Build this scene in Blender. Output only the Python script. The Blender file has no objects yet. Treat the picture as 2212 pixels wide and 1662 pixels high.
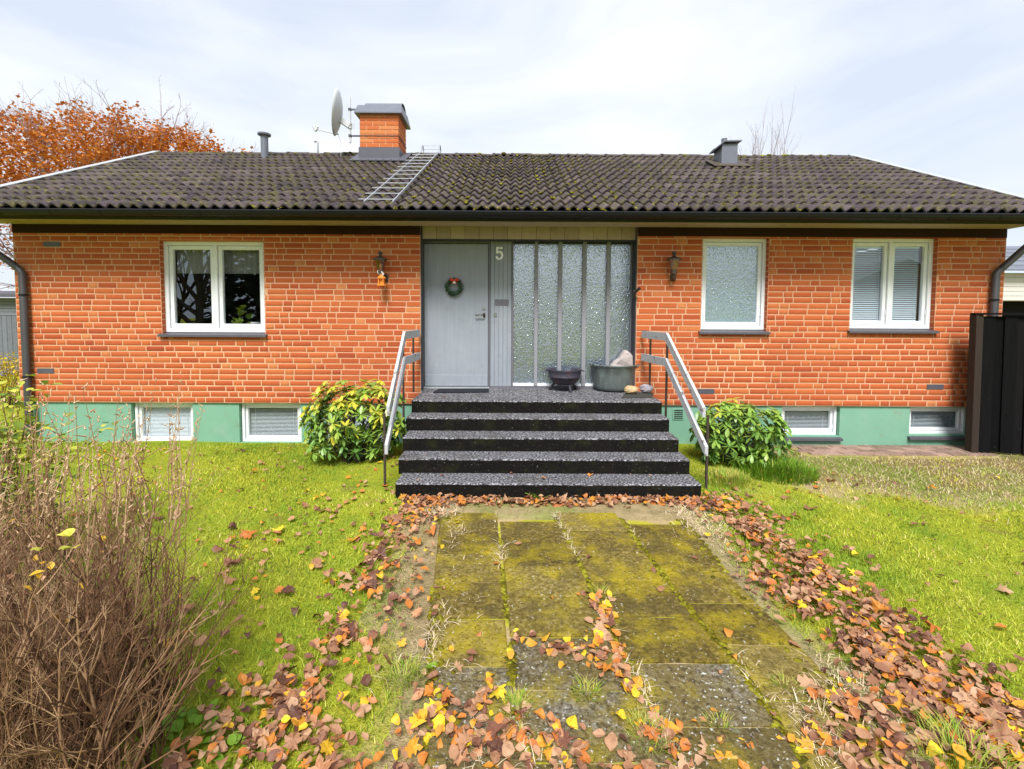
import bpy, math, random
import numpy as np
from mathutils import Vector, Matrix
R = math.radians
random.seed(7); rng = np.random.default_rng(7)
scn = bpy.context.scene
COL = scn.collection

# ------------------------------------------------------------------ camera
CAMZ, PITCH, ROLL, F, PY = 1.75, R(2.9), R(0.3), 1000.0, 734.0      # F in pixels of a 2212 px wide picture; PY: row of the optical axis (lens shift)
CM = Matrix.Rotation(R(90) - PITCH, 3, 'X') @ Matrix.Rotation(ROLL, 3, 'Z')
cam = bpy.data.cameras.new('camera'); camo = bpy.data.objects.new('camera', cam); COL.objects.link(camo)
cam.sensor_width = 36.0; cam.lens = F / 2212 * 36; cam.clip_end = 600; cam.clip_start = 0.05; cam.shift_y = (PY - 831) / 2212
camo.matrix_world = Matrix.Translation((0, 0, CAMZ)) @ CM.to_4x4()
scn.camera = camo

# ------------------------------------------------------------------ world, sun, exposure
SUN_EL, SUN_AZ = R(51), R(-4)        # the bright part of the cloud stands behind the camera
w = bpy.data.worlds.new('World'); scn.world = w; w.use_nodes = True
wn = w.node_tree; wn.nodes.clear()
def N(t, kind, **kw):
    n = t.nodes.new(kind)
    for k, v in kw.items():
        if k in n.inputs: n.inputs[k].default_value = v
        else: setattr(n, k, v)
    return n
sky = N(wn, 'ShaderNodeTexSky', sky_type='NISHITA', sun_disc=False)
sky.sun_elevation = SUN_EL; sky.sun_rotation = R(180) - SUN_AZ
tc = N(wn, 'ShaderNodeTexCoord')
mp = N(wn, 'ShaderNodeMapping'); mp.inputs['Scale'].default_value = (1.0, 1.0, 2.3); mp.inputs['Rotation'].default_value = (0.25, 0.5, 0.35)
no = N(wn, 'ShaderNodeTexNoise', Scale=1.7, Detail=5.0, Roughness=0.52, Distortion=0.7)
rp = N(wn, 'ShaderNodeValToRGB')
rp.color_ramp.elements[0].position = 0.36; rp.color_ramp.elements[0].color = (0.226, 0.248, 0.288, 1)
rp.color_ramp.elements[1].position = 0.66; rp.color_ramp.elements[1].color = (0.315, 0.322, 0.330, 1)
scl = N(wn, 'ShaderNodeVectorMath', operation='SCALE'); scl.inputs['Scale'].default_value = 0.07
mx = N(wn, 'ShaderNodeMix', data_type='RGBA'); mx.inputs['Factor'].default_value = 0.93
bg = N(wn, 'ShaderNodeBackground', Strength=1.0); wo = N(wn, 'ShaderNodeOutputWorld')
L = wn.links.new
L(tc.outputs['Generated'], mp.inputs['Vector']); L(mp.outputs[0], no.inputs['Vector']); L(no.outputs['Fac'], rp.inputs['Fac'])
L(sky.outputs[0], scl.inputs[0]); L(scl.outputs[0], mx.inputs[6]); L(rp.outputs[0], mx.inputs[7])
L(mx.outputs[2], bg.inputs['Color']); L(bg.outputs[0], wo.inputs['Surface'])
sl = bpy.data.lights.new('sun', 'SUN'); sl.energy = 1.5; sl.angle = R(20); sl.color = (1.0, 0.98, 0.95)
so = bpy.data.objects.new('sun', sl); COL.objects.link(so)
sd = Vector((math.sin(SUN_AZ) * math.cos(SUN_EL), -math.cos(SUN_AZ) * math.cos(SUN_EL), math.sin(SUN_EL)))
so.rotation_euler = sd.to_track_quat('Z', 'Y').to_euler(); so.location = sd * 40
vs = scn.view_settings; vs.view_transform = 'Standard'; vs.look = 'None'; vs.gamma = 1.0; vs.use_curve_mapping = False
vs.exposure = 1.78
scn.cycles.use_denoising = True
scn.cycles.max_bounces = 8; scn.cycles.transparent_max_bounces = 12
scn.cycles.sample_clamp_indirect = 6

# ------------------------------------------------------------------ helpers: pixels of the photograph to places
def ray(px, py):
    return CM @ Vector(((px - 1106) / F, (PY - py) / F, -1.0))
def onY(px, py, Y):
    d = ray(px, py); t = Y / d.y
    return Vector((d.x * t, Y, CAMZ + d.z * t))
def onZ(px, py, z=0.0):
    d = ray(px, py); t = (z - CAMZ) / d.z
    return Vector((d.x * t, d.y * t, z))

# ------------------------------------------------------------------ helpers: objects
def tag(o, label=None, cat=None, group=None, kind=None):
    if label: o['label'] = label
    if cat: o['category'] = cat
    if group: o['group'] = group
    if kind: o['kind'] = kind
    return o
def empty(name, loc=(0, 0, 0), parent=None):
    o = bpy.data.objects.new(name, None); o.empty_display_size = 0.1; COL.objects.link(o)
    if parent: o.parent = parent; o.matrix_parent_inverse = parent.matrix_world.inverted() if False else Matrix.Translation(-WORLD[parent.name])
    o.location = Vector(loc)
    WORLD[o.name] = Vector(loc)
    return o
WORLD = {}                                       # where each parent object stands (parents are never rotated)
def put(name, me, parent=None, loc=(0, 0, 0)):
    o = bpy.data.objects.new(name, me); COL.objects.link(o)
    if parent:
        o.parent = parent; o.matrix_parent_inverse = Matrix.Translation(-WORLD[parent.name])
    o.location = loc
    WORLD[o.name] = Vector(loc)
    return o
def make_mesh(name, v, f, tint, mats, smooth=False, midx=None):
    me = bpy.data.meshes.new(name)
    me.from_pydata(v, [], f)
    for m in mats: me.materials.append(m)
    a = me.attributes.new('tint', 'FLOAT', 'FACE'); a.data.foreach_set('value', np.asarray(tint, dtype=np.float32))
    if midx: me.polygons.foreach_set('material_index', midx)
    if smooth: me.polygons.foreach_set('use_smooth', [True] * len(f))
    me.update()
    return me
def fast_mesh(name, V, Fc, tint, mats, smooth=False):
    """V (n,3), Fc (m,k): all faces with k corners."""
    me = bpy.data.meshes.new(name); m, k = Fc.shape
    me.vertices.add(len(V)); me.vertices.foreach_set('co', np.ascontiguousarray(V, dtype=np.float32).ravel())
    me.loops.add(m * k); me.loops.foreach_set('vertex_index', np.ascontiguousarray(Fc, dtype=np.int32).ravel())
    me.polygons.add(m); me.polygons.foreach_set('loop_start', np.arange(0, m * k, k, dtype=np.int32))
    for mt in mats: me.materials.append(mt)
    a = me.attributes.new('tint', 'FLOAT', 'FACE'); a.data.foreach_set('value', np.asarray(tint, dtype=np.float32))
    me.update(calc_edges=True)
    if smooth: me.polygons.foreach_set('use_smooth', np.ones(m, dtype=bool))
    me.validate()
    return me

class MB:
    def __init__(s): s.v = []; s.f = []; s.t = []; s.m = []
    def add(s, v, f, t=0.5, m=0):
        b = len(s.v); s.v += [tuple(p) for p in v]
        for q in f: s.f.append(tuple(b + i for i in q)); s.t.append(t); s.m.append(m)
        return s
    def box(s, x0, x1, y0, y1, z0, z1, t=0.5, m=0, c=0.0):
        """c: chamfer of all twelve edges along with corner cuts left out (edges only)."""
        if c <= 0:
            v = [(x, y, z) for z in (z0, z1) for y in (y0, y1) for x in (x0, x1)]
            return s.add(v, [(0, 2, 3, 1), (4, 5, 7, 6), (0, 1, 5, 4), (2, 6, 7, 3), (0, 4, 6, 2), (1, 3, 7, 5)], t, m)
        v = []; X = (x0, x1); Y = (y0, y1); Z = (z0, z1); idx = {}
        for i in (0, 1):
            for j in (0, 1):
                for k in (0, 1):
                    sx, sy, sz = 1 - 2 * i, 1 - 2 * j, 1 - 2 * k
                    p = (X[i], Y[j], Z[k])
                    idx[(i, j, k, 'x')] = len(v); v.append((p[0], p[1] + sy * c, p[2] + sz * c))
                    idx[(i, j, k, 'y')] = len(v); v.append((p[0] + sx * c, p[1], p[2] + sz * c))
                    idx[(i, j, k, 'z')] = len(v); v.append((p[0] + sx * c, p[1] + sy * c, p[2]))
        g = idx; f = []
        for i in (0, 1):
            q = [g[(i, 0, 0, 'x')], g[(i, 1, 0, 'x')], g[(i, 1, 1, 'x')], g[(i, 0, 1, 'x')]]; f.append(q if i else q[::-1])
            q = [g[(0, i, 0, 'y')], g[(1, i, 0, 'y')], g[(1, i, 1, 'y')], g[(0, i, 1, 'y')]]; f.append(q[::-1] if i else q)
            q = [g[(0, 0, i, 'z')], g[(1, 0, i, 'z')], g[(1, 1, i, 'z')], g[(0, 1, i, 'z')]]; f.append(q if i else q[::-1])
        for i in (0, 1):
            for j in (0, 1):
                f.append([g[(i, j, 0, 'x')], g[(i, j, 1, 'x')], g[(i, j, 1, 'y')], g[(i, j, 0, 'y')]])
                f.append([g[(i, 0, j, 'x')], g[(i, 1, j, 'x')], g[(i, 1, j, 'z')], g[(i, 0, j, 'z')]])
                f.append([g[(0, i, j, 'y')], g[(1, i, j, 'y')], g[(1, i, j, 'z')], g[(0, i, j, 'z')]])
                for k in (0, 1): f.append([g[(i, j, k, a)] for a in 'xyz'])
        return s.add(v, f, t, m)
    def bar(s, a, b, wu, wv, up=(0, 0, 1), t=0.5, m=0):
        """a straight bar with a wu x wv section from a to b"""
        a, b = Vector(a), Vector(b); d = (b - a).normalized(); u = d.cross(Vector(up)).normalized(); vv = u.cross(d).normalized()
        pts = [p + u * (su * wu / 2) + vv * (sv * wv / 2) for p in (a, b) for su, sv in ((-1, -1), (1, -1), (1, 1), (-1, 1))]
        return s.add(pts, [(0, 1, 2, 3), (7, 6, 5, 4), (0, 4, 5, 1), (1, 5, 6, 2), (2, 6, 7, 3), (3, 7, 4, 0)], t, m)
    def tube(s, pts, r, n=8, t=0.5, m=0, cap=True):
        pts = [Vector(p) for p in pts]; rr = r if isinstance(r, (list, tuple)) else [r] * len(pts)
        ring = []; prev = None
        for i, p in enumerate(pts):
            d = (pts[min(i + 1, len(pts) - 1)] - pts[max(i - 1, 0)]).normalized()
            u = prev if prev is not None else (Vector((0, 0, 1)) if abs(d.z) < 0.9 else Vector((1, 0, 0)))
            u = (u - d * u.dot(d)).normalized(); prev = u; q = d.cross(u)
            ring.append([p + (u * math.cos(2 * math.pi * k / n) + q * math.sin(2 * math.pi * k / n)) * rr[i] for k in range(n)])
        v = [p for g in ring for p in g]; f = []
        for i in range(len(pts) - 1):
            for k in range(n):
                f.append((i * n + k, i * n + (k + 1) % n, (i + 1) * n + (k + 1) % n, (i + 1) * n + k))
        if cap: f.append(tuple(range(n))[::-1]); f.append(tuple((len(pts) - 1) * n + k for k in range(n)))
        return s.add(v, f, t, m)
    def lathe(s, prof, c=(0, 0, 0), n=20, t=0.5, m=0, jit=0.0):
        v = []; f = []
        for r, z in prof:
            for k in range(n):
                a = 2 * math.pi * k / n; q = 1 + random.uniform(-jit, jit)
                v.append((c[0] + r * q * math.cos(a), c[1] + r * q * math.sin(a), c[2] + z))
        for i in range(len(prof) - 1):
            for k in range(n): f.append((i * n + k, i * n + (k + 1) % n, (i + 1) * n + (k + 1) % n, (i + 1) * n + k))
        if prof[0][0] > 1e-4: f.append(tuple(range(n))[::-1])
        if prof[-1][0] > 1e-4: f.append(tuple((len(prof) - 1) * n + k for k in range(n)))
        return s.add(v, f, t, m)
    def poly(s, pts, d, t=0.5, m=0):
        """a flat outline pts extruded along d"""
        n = len(pts); d = Vector(d); pts = [Vector(p) for p in pts]
        v = pts + [p + d for p in pts]
        f = [tuple(range(n))[::-1], tuple(range(n, 2 * n))] + [(i, (i + 1) % n, n + (i + 1) % n, n + i) for i in range(n)]
        return s.add(v, f, t, m)
    def shift(s, d):
        d = Vector(d); s.v = [tuple(Vector(p) + d) for p in s.v]; return s
    def mesh(s, name, mats, smooth=False):
        mats = mats if isinstance(mats, (list, tuple)) else [mats]
        return make_mesh(name, s.v, s.f, s.t, mats, smooth, s.m)
    def build(s, name, mats, parent=None, smooth=False, loc=None):
        """loc: the object's origin; vertices are given in world coordinates"""
        if loc is None:
            a = np.array(s.v); loc = ((a[:, 0].min() + a[:, 0].max()) / 2, (a[:, 1].min() + a[:, 1].max()) / 2, a[:, 2].min())
        s.shift(-Vector(loc)); return put(name, s.mesh(name, mats, smooth), parent, loc)

def rotz(a): return np.array([[math.cos(a), -math.sin(a), 0], [math.sin(a), math.cos(a), 0], [0, 0, 1]])
def euler_many(rx, ry, rz):
    """(n,3,3) rotations Rz Ry Rx"""
    n = len(rx); cx, sx, cy, sy, cz, sz = np.cos(rx), np.sin(rx), np.cos(ry), np.sin(ry), np.cos(rz), np.sin(rz)
    m = np.empty((n, 3, 3))
    m[:, 0, 0] = cz * cy; m[:, 0, 1] = cz * sy * sx - sz * cx; m[:, 0, 2] = cz * sy * cx + sz * sx
    m[:, 1, 0] = sz * cy; m[:, 1, 1] = sz * sy * sx + cz * cx; m[:, 1, 2] = sz * sy * cx - cz * sx
    m[:, 2, 0] = -sy; m[:, 2, 1] = cy * sx; m[:, 2, 2] = cy * cx
    return m
def frames(d, roll=None):
    """(n,3,3): columns side, along, up for unit directions d (n,3); along = d"""
    up = np.tile([0, 0, 1.0], (len(d), 1)); up[np.abs(d[:, 2]) > 0.95] = [1.0, 0, 0]
    sde = np.cross(d, up); sde /= np.linalg.norm(sde, axis=1)[:, None]
    u = np.cross(sde, d)
    if roll is not None:
        c, s_ = np.cos(roll)[:, None], np.sin(roll)[:, None]; sde, u = sde * c + u * s_, u * c - sde * s_
    return np.stack([sde, d, u], axis=2)
def scatter(tv, tf, pos, rot, scale, tint):
    """copies of a template (k,3)/(j,c) -> V, F, tint arrays"""
    n = len(pos); k = len(tv)
    sc = scale[:, None, None] if scale.ndim == 1 else scale[:, None, :]
    V = np.einsum('nij,nkj->nki', rot, tv[None] * sc) + pos[:, None, :]
    Fc = tf[None] + (np.arange(n) * k)[:, None, None]
    return V.reshape(-1, 3), Fc.reshape(-1, tf.shape[1]), np.repeat(tint, len(tf))
def join(parts):
    V = []; Fc = []; T = []; b = 0
    for v, f, t in parts: V.append(v); Fc.append(f + b); T.append(t); b += len(v)
    return np.concatenate(V), np.concatenate(Fc), np.concatenate(T)
def seg_arrays(P0, P1, r0, r1, tint, n=3):
    P0, P1 = np.asarray(P0, float), np.asarray(P1, float); d = P1 - P0; ln = np.linalg.norm(d, axis=1); ln[ln == 0] = 1e-6
    fr = frames(d / ln[:, None]); a = np.arange(n) * 2 * math.pi / n
    ring = fr[:, None, :, 0] * np.cos(a)[None, :, None] + fr[:, None, :, 2] * np.sin(a)[None, :, None]
    V = np.concatenate([P0[:, None] + ring * np.asarray(r0)[:, None, None], P1[:, None] + ring * np.asarray(r1)[:, None, None]], axis=1)
    tf = np.array([(i, (i + 1) % n, n + (i + 1) % n, n + i) for i in range(n)])
    Fc = tf[None] + (np.arange(len(P0)) * 2 * n)[:, None, None]
    return V.reshape(-1, 3), Fc.reshape(-1, 4), np.repeat(np.asarray(tint, float), n)

# ------------------------------------------------------------------ helpers: materials
def mat(name, ramp, tint_w=1.0, noise_w=0.0, scale=20.0, stretch=(1, 1, 1), over=(), rough=0.8, spec=0.3, metal=0.0,
        bump=0.0, bscale=80.0, bdist=0.01, transl=0.0, coat=0.0, detail=4.0):
    """colour = ramp(tint attribute + noise); over: patches (colour, scale, lo, hi[, amount]) laid on by noise, all in world metres"""
    m = bpy.data.materials.new(name); m.use_nodes = True; t = m.node_tree; t.nodes.clear(); lk = t.links.new
    geo = N(t, 'ShaderNodeNewGeometry'); at = N(t, 'ShaderNodeAttribute', attribute_name='tint')
    mpn = N(t, 'ShaderNodeMapping'); mpn.inputs['Scale'].default_value = stretch; lk(geo.outputs['Position'], mpn.inputs['Vector'])
    nz = N(t, 'ShaderNodeTexNoise', Scale=scale, Detail=detail, Roughness=0.6); lk(mpn.outputs[0], nz.inputs['Vector'])
    a = N(t, 'ShaderNodeMath', operation='MULTIPLY_ADD'); lk(nz.outputs['Fac'], a.inputs[0]); a.inputs[1].default_value = noise_w; a.inputs[2].default_value = -0.5 * noise_w
    b = N(t, 'ShaderNodeMath', operation='MULTIPLY_ADD'); lk(at.outputs['Fac'], b.inputs[0]); b.inputs[1].default_value = tint_w; lk(a.outputs[0], b.inputs[2])
    r = N(t, 'ShaderNodeValToRGB'); lk(b.outputs[0], r.inputs['Fac'])
    el = r.color_ramp.elements
    for i, (p, c) in enumerate(ramp):
        e = el[i] if i < 2 else el.new(p)
        e.position = p; e.color = (*c, 1)
    colr = r.outputs[0]
    for i, ov in enumerate(over):
        c, s_, lo, hi = ov[:4]; amt = ov[4] if len(ov) > 4 else 1.0
        o = N(t, 'ShaderNodeTexNoise', Scale=s_, Detail=5.0, Roughness=0.62); 
        mo = N(t, 'ShaderNodeMapping'); mo.inputs['Location'].default_value = (3.7 * i + 1.3, 9.1 * i, 5.3 * i); lk(geo.outputs['Position'], mo.inputs['Vector']); lk(mo.outputs[0], o.inputs['Vector'])
        mr = N(t, 'ShaderNodeMapRange'); lk(o.outputs['Fac'], mr.inputs['Value']); mr.inputs['From Min'].default_value = lo; mr.inputs['From Max'].default_value = hi; mr.inputs['To Max'].default_value = amt
        mxn = N(t, 'ShaderNodeMix', data_type='RGBA'); lk(mr.outputs[0], mxn.inputs['Factor']); lk(colr, mxn.inputs[6]); mxn.inputs[7].default_value = (*c, 1)
        colr = mxn.outputs[2]
    p = N(t, 'ShaderNodeBsdfPrincipled'); p.inputs['Roughness'].default_value = rough; p.inputs['Specular IOR Level'].default_value = spec; p.inputs['Metallic'].default_value = metal
    p.inputs['Coat Weight'].default_value = coat
    lk(colr, p.inputs['Base Color'])
    if bump:
        nb = N(t, 'ShaderNodeTexNoise', Scale=bscale, Detail=5.0, Roughness=0.65); lk(mpn.outputs[0], nb.inputs['Vector'])
        bp = N(t, 'ShaderNodeBump'); bp.inputs['Strength'].default_value = bump; bp.inputs['Distance'].default_value = bdist
        lk(nb.outputs['Fac'], bp.inputs['Height']); lk(bp.outputs[0], p.inputs['Normal'])
    out = N(t, 'ShaderNodeOutputMaterial'); sh = p.outputs[0]
    if transl:
        tr = N(t, 'ShaderNodeBsdfTranslucent'); lk(colr, tr.inputs['Color']); ms = N(t, 'ShaderNodeMixShader'); ms.inputs[0].default_value = transl
        lk(sh, ms.inputs[1]); lk(tr.outputs[0], ms.inputs[2]); sh = ms.outputs[0]
    lk(sh, out.inputs['Surface'])
    return m
def one(c): return [(0.0, c), (1.0, c)]
def vary(c, a=0.25): return [(0.0, tuple(x * (1 - a) for x in c)), (1.0, tuple(min(1, x * (1 + a)) for x in c))]

M = {}
M['brick'] = mat('brick', [(0.0, (0.34, 0.062, 0.023)), (0.35, (0.45, 0.096, 0.029)), (0.75, (0.52, 0.135, 0.040)), (1.0, (0.57, 0.21, 0.075))], noise_w=0.28, scale=38,
                 over=[((0.34, 0.065, 0.025), 9, 0.58, 0.85, 0.5), ((0.60, 0.24, 0.11), 60, 0.64, 0.85, 0.5), ((0.36, 0.09, 0.04), 1.1, 0.52, 0.75, 0.35)], rough=0.85, bump=0.35, bscale=140, bdist=0.004)
M['mortar'] = mat('mortar', vary((0.68, 0.38, 0.23), 0.16), noise_w=0.9, scale=30, over=[((0.55, 0.24, 0.12), 4, 0.5, 0.8, 0.5)], rough=0.95, bump=0.6, bscale=120, bdist=0.006)
M['plaster'] = mat('plaster', vary((0.185, 0.37, 0.265), 0.12), noise_w=0.9, scale=3, over=[((0.30, 0.40, 0.33), 5, 0.55, 0.8, 0.5), ((0.12, 0.22, 0.12), 2.3, 0.60, 0.8, 0.45), ((0.22, 0.22, 0.13), 7, 0.60, 0.76, 0.5)], rough=0.9, bump=0.4, bscale=160, bdist=0.004)
M['tile'] = mat('tile', [(0.0, (0.026, 0.019, 0.022)), (0.5, (0.058, 0.042, 0.047)), (1.0, (0.12, 0.088, 0.092))], noise_w=0.5, scale=12,
                over=[((0.19, 0.165, 0.16), 26, 0.60, 0.72, 0.6), ((0.055, 0.045, 0.03), 5, 0.5, 0.7, 0.65), ((0.085, 0.075, 0.016), 7, 0.50, 0.62, 0.75), ((0.19, 0.17, 0.018), 17, 0.585, 0.67, 0.85)], rough=0.72, spec=0.35, bump=0.5, bscale=90, bdist=0.008)
M['moss'] = mat('moss', [(0, (0.10, 0.085, 0.01)), (0.5, (0.22, 0.19, 0.012)), (1, (0.36, 0.34, 0.03))], noise_w=0.8, scale=30, rough=1.0, spec=0.1, bump=1.0, bscale=70, bdist=0.02)
M['sheet_black'] = mat('sheet_black', vary((0.008, 0.008, 0.012), 0.3), noise_w=1.0, scale=5, rough=0.5, spec=0.3)
M['sheet_grey'] = mat('sheet_grey', vary((0.40, 0.42, 0.43), 0.15), noise_w=1.0, scale=6, rough=0.45, spec=0.5)
M['sheet_dark'] = mat('sheet_dark', vary((0.085, 0.085, 0.105), 0.2), noise_w=1.0, scale=8, rough=0.5, spec=0.45)
M['cap_metal'] = mat('cap_metal', vary((0.14, 0.15, 0.185), 0.2), noise_w=1.0, scale=8, rough=0.45, spec=0.5)
M['beige'] = mat('beige', vary((0.40, 0.315, 0.255), 0.18), noise_w=0.8, scale=14, stretch=(1, 1, 0.1), over=[((0.16, 0.13, 0.08), 6, 0.58, 0.8, 0.6)], rough=0.75)
M['white'] = mat('white', vary((0.78, 0.80, 0.83), 0.06), noise_w=1.0, scale=12, over=[((0.55, 0.52, 0.46), 7, 0.62, 0.8, 0.5)], rough=0.45, spec=0.45)
M['sill'] = mat('sill', vary((0.085, 0.080, 0.095), 0.25), noise_w=1.0, scale=14, rough=0.5, spec=0.4)
M['door'] = mat('door', vary((0.27, 0.295, 0.335), 0.14), noise_w=1.3, scale=9, stretch=(5, 5, 0.22), over=[((0.36, 0.39, 0.42), 1.4, 0.45, 0.75, 0.5), ((0.17, 0.18, 0.20), 5, 0.58, 0.80, 0.45), ((0.42, 0.43, 0.42), 11, 0.62, 0.75, 0.4)], rough=0.55, spec=0.4, bump=0.15, bscale=60, bdist=0.002)
M['door_frame'] = mat('door_frame', vary((0.15, 0.145, 0.165), 0.2), noise_w=1.0, scale=10, stretch=(4, 4, 0.3), rough=0.6)
M['dark_wood'] = mat('dark_wood', vary((0.05, 0.048, 0.058), 0.3), noise_w=1.0, scale=8, stretch=(4, 4, 0.3), rough=0.7)
M['steel'] = mat('steel', one((0.55, 0.55, 0.54)), rough=0.28, metal=1.0)
M['bronze'] = mat('bronze', one((0.10, 0.085, 0.075)), rough=0.35, metal=0.8)
M['galv'] = mat('galv', vary((0.55, 0.57, 0.60), 0.12), noise_w=1.0, scale=15, rough=0.4, metal=0.75)
M['iron'] = mat('iron', vary((0.055, 0.04, 0.032), 0.3), noise_w=1.0, scale=20, over=[((0.16, 0.06, 0.03), 14, 0.55, 0.75, 0.7)], rough=0.75)
M['rail'] = mat('rail', vary((0.48, 0.485, 0.50), 0.14), noise_w=1.0, scale=12, over=[((0.14, 0.11, 0.09), 13, 0.60, 0.66, 0.85), ((0.52, 0.53, 0.54), 6, 0.55, 0.8, 0.5)], rough=0.6, spec=0.35)
M['mullion'] = mat('mullion', vary((0.26, 0.265, 0.285), .14), noise_w=1, scale=10, stretch=(3, 3, .3), rough=.6)
M['tread'] = mat('tread', [(0, (0.014, 0.014, 0.015)), (0.42, (0.075, 0.072, 0.080)), (0.58, (0.155, 0.152, 0.163)), (1, (0.38, 0.38, 0.40))], noise_w=3.4, scale=48, detail=2.5,
                 over=[((0.05, 0.045, 0.035), 3.5, 0.5, 0.72, 0.6), ((0.55, 0.55, 0.57), 60, 0.62, 0.68, 0.5)], rough=0.75, bump=0.8, bscale=110, bdist=0.008)
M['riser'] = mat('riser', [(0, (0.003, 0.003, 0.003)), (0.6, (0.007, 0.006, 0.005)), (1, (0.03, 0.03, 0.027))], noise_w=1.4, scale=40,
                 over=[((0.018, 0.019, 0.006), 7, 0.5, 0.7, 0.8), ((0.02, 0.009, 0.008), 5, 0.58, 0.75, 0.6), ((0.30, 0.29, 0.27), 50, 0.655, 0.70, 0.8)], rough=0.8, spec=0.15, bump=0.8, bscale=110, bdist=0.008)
M['slab'] = mat('slab', [(0, (0.035, 0.027, 0.017)), (0.5, (0.105, 0.086, 0.055)), (1, (0.27, 0.24, 0.18))], noise_w=2.2, scale=40,
                over=[((0.40, 0.40, 0.40), 30, 0.57, 0.66, 0.55), ((0.165, 0.12, 0.022), 1.6, 0.34, 0.52, 0.75), ((0.055, 0.038, 0.014), 34, 0.52, 0.62, 0.8), ((0.32, 0.255, 0.010), 3.4, 0.50, 0.64, 0.80), ((0.06, 0.05, 0.014), 58, 0.55, 0.64, 0.75), ((0.66, 0.65, 0.60), 52, 0.605, 0.655, 0.8)], rough=0.9, bump=1.0, bscale=60, bdist=0.015)
M['slab_moss'] = mat('slab_moss', [(0, (0.06, 0.043, 0.014)), (0.5, (0.165, 0.122, 0.028)), (1, (0.32, 0.25, 0.08))], noise_w=2.0, scale=36,
                over=[((0.38, 0.30, 0.014), 3.2, 0.46, 0.64, 0.8), ((0.10, 0.075, 0.028), 5, 0.48, 0.66, 0.7), ((0.07, 0.05, 0.014), 50, 0.55, 0.64, 0.7), ((0.60, 0.57, 0.48), 50, 0.625, 0.67, 0.7)], rough=1.0, spec=.1, bump=1.0, bscale=60, bdist=0.015)
M['joint'] = mat('joint', [(0, (0.28, 0.27, 0.02)), (0.45, (0.46, 0.43, 0.03)), (0.6, (0.44, 0.33, 0.14)), (1, (0.60, 0.45, 0.27))], noise_w=2.0, scale=3.2, rough=1.0, bump=1.0, bscale=60, bdist=0.02)
M['straw'] = mat('straw', [(0, (0.40, 0.29, 0.15)), (0.5, (0.66, 0.52, 0.33)), (1, (0.84, 0.72, 0.53))], rough=0.9, spec=0.15, transl=0.2)
M['grass'] = mat('grass', [(0, (0.11, 0.18, 0.02)), (0.35, (0.40, 0.50, 0.04)), (0.7, (0.68, 0.69, 0.08)), (1, (0.80, 0.68, 0.27))], rough=0.7, spec=0.25, transl=0.3,
                 over=[((0.17, 0.33, 0.025), 1.0, 0.46, 0.60, 0.75), ((0.66, 0.62, 0.06), 2.1, 0.52, 0.68, 0.6), ((0.36, 0.27, 0.09), 3.1, 0.60, 0.72, 0.65), ((0.10, 0.19, 0.02), 5.5, 0.58, 0.70, 0.6)])
M['long_grass'] = mat('long_grass', [(0, (0.10, 0.22, 0.015)), (0.6, (0.24, 0.42, 0.03)), (1, (0.50, 0.45, 0.10))], rough=0.6, spec=0.3, transl=0.3)
M['leaf'] = mat('leaf', [(0, (0.09, 0.036, 0.024)), (0.16, (0.23, 0.095, 0.055)), (0.34, (0.40, 0.20, 0.10)), (0.5, (0.54, 0.33, 0.19)), (0.62, (0.50, 0.155, 0.035)), (0.76, (0.62, 0.25, 0.03)), (0.88, (0.72, 0.40, 0.025)), (1, (0.80, 0.60, 0.03))],
                noise_w=0.10, scale=70, over=[((0.12, 0.05, 0.03), 45, 0.56, 0.70, 0.55), ((0.55, 0.36, 0.24), 38, 0.60, 0.72, 0.35)], rough=0.55, spec=0.4, transl=0.15)
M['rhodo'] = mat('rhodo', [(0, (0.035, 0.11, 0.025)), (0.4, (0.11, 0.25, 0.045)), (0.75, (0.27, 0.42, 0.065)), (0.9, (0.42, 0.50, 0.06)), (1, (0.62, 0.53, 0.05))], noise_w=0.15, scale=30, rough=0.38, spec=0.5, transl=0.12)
M['bush_leaf'] = mat('bush_leaf', [(0, (0.06, 0.14, 0.03)), (0.4, (0.20, 0.30, 0.04)), (0.7, (0.46, 0.48, 0.05)), (1, (0.75, 0.66, 0.10))], rough=0.5, spec=0.35, transl=0.25)
M['yellow_leaf'] = mat('yellow_leaf', [(0, (0.35, 0.24, 0.015)), (1, (0.80, 0.60, 0.03))], rough=0.6, transl=0.25)
M['orange_leaf'] = mat('orange_leaf', [(0, (0.34, 0.085, 0.014)), (0.6, (0.58, 0.18, 0.026)), (1, (0.70, 0.30, 0.05))], rough=0.6, transl=0.3)
M['dark_leaf'] = mat('dark_leaf', [(0, (0.010, 0.022, 0.008)), (1, (0.045, 0.075, 0.02))], rough=0.6)
M['twig'] = mat('twig', [(0, (0.055, 0.026, 0.015)), (0.4, (0.185, 0.092, 0.048)), (0.75, (0.40, 0.24, 0.125)), (1, (0.64, 0.46, 0.28))], rough=0.8, spec=0.25)
M['far_twig'] = mat('far_twig', [(0, (0.28, 0.23, 0.24)), (1, (0.42, 0.36, 0.38))], rough=0.9)
M['bark'] = mat('bark', vary((0.10, 0.08, 0.065), 0.3), noise_w=1, scale=15, rough=0.95)
M['fence'] = mat('fence', [(0, (0.003, 0.003, 0.0035)), (1, (0.012, 0.011, 0.012))], noise_w=0.8, scale=14, stretch=(3, 3, 0.2), over=[((0.10, 0.095, 0.09), 22, 0.69, 0.76, 0.5)], rough=0.9, spec=0.1)
M['fence_post'] = mat('fence_post', vary((0.032, 0.021, 0.016), 0.4), noise_w=1.4, scale=10, stretch=(3, 3, 0.25), rough=0.85)
M['grey_board'] = mat('grey_board', vary((0.16, 0.17, 0.20), 0.25), noise_w=0.6, scale=10, rough=0.8)
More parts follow.
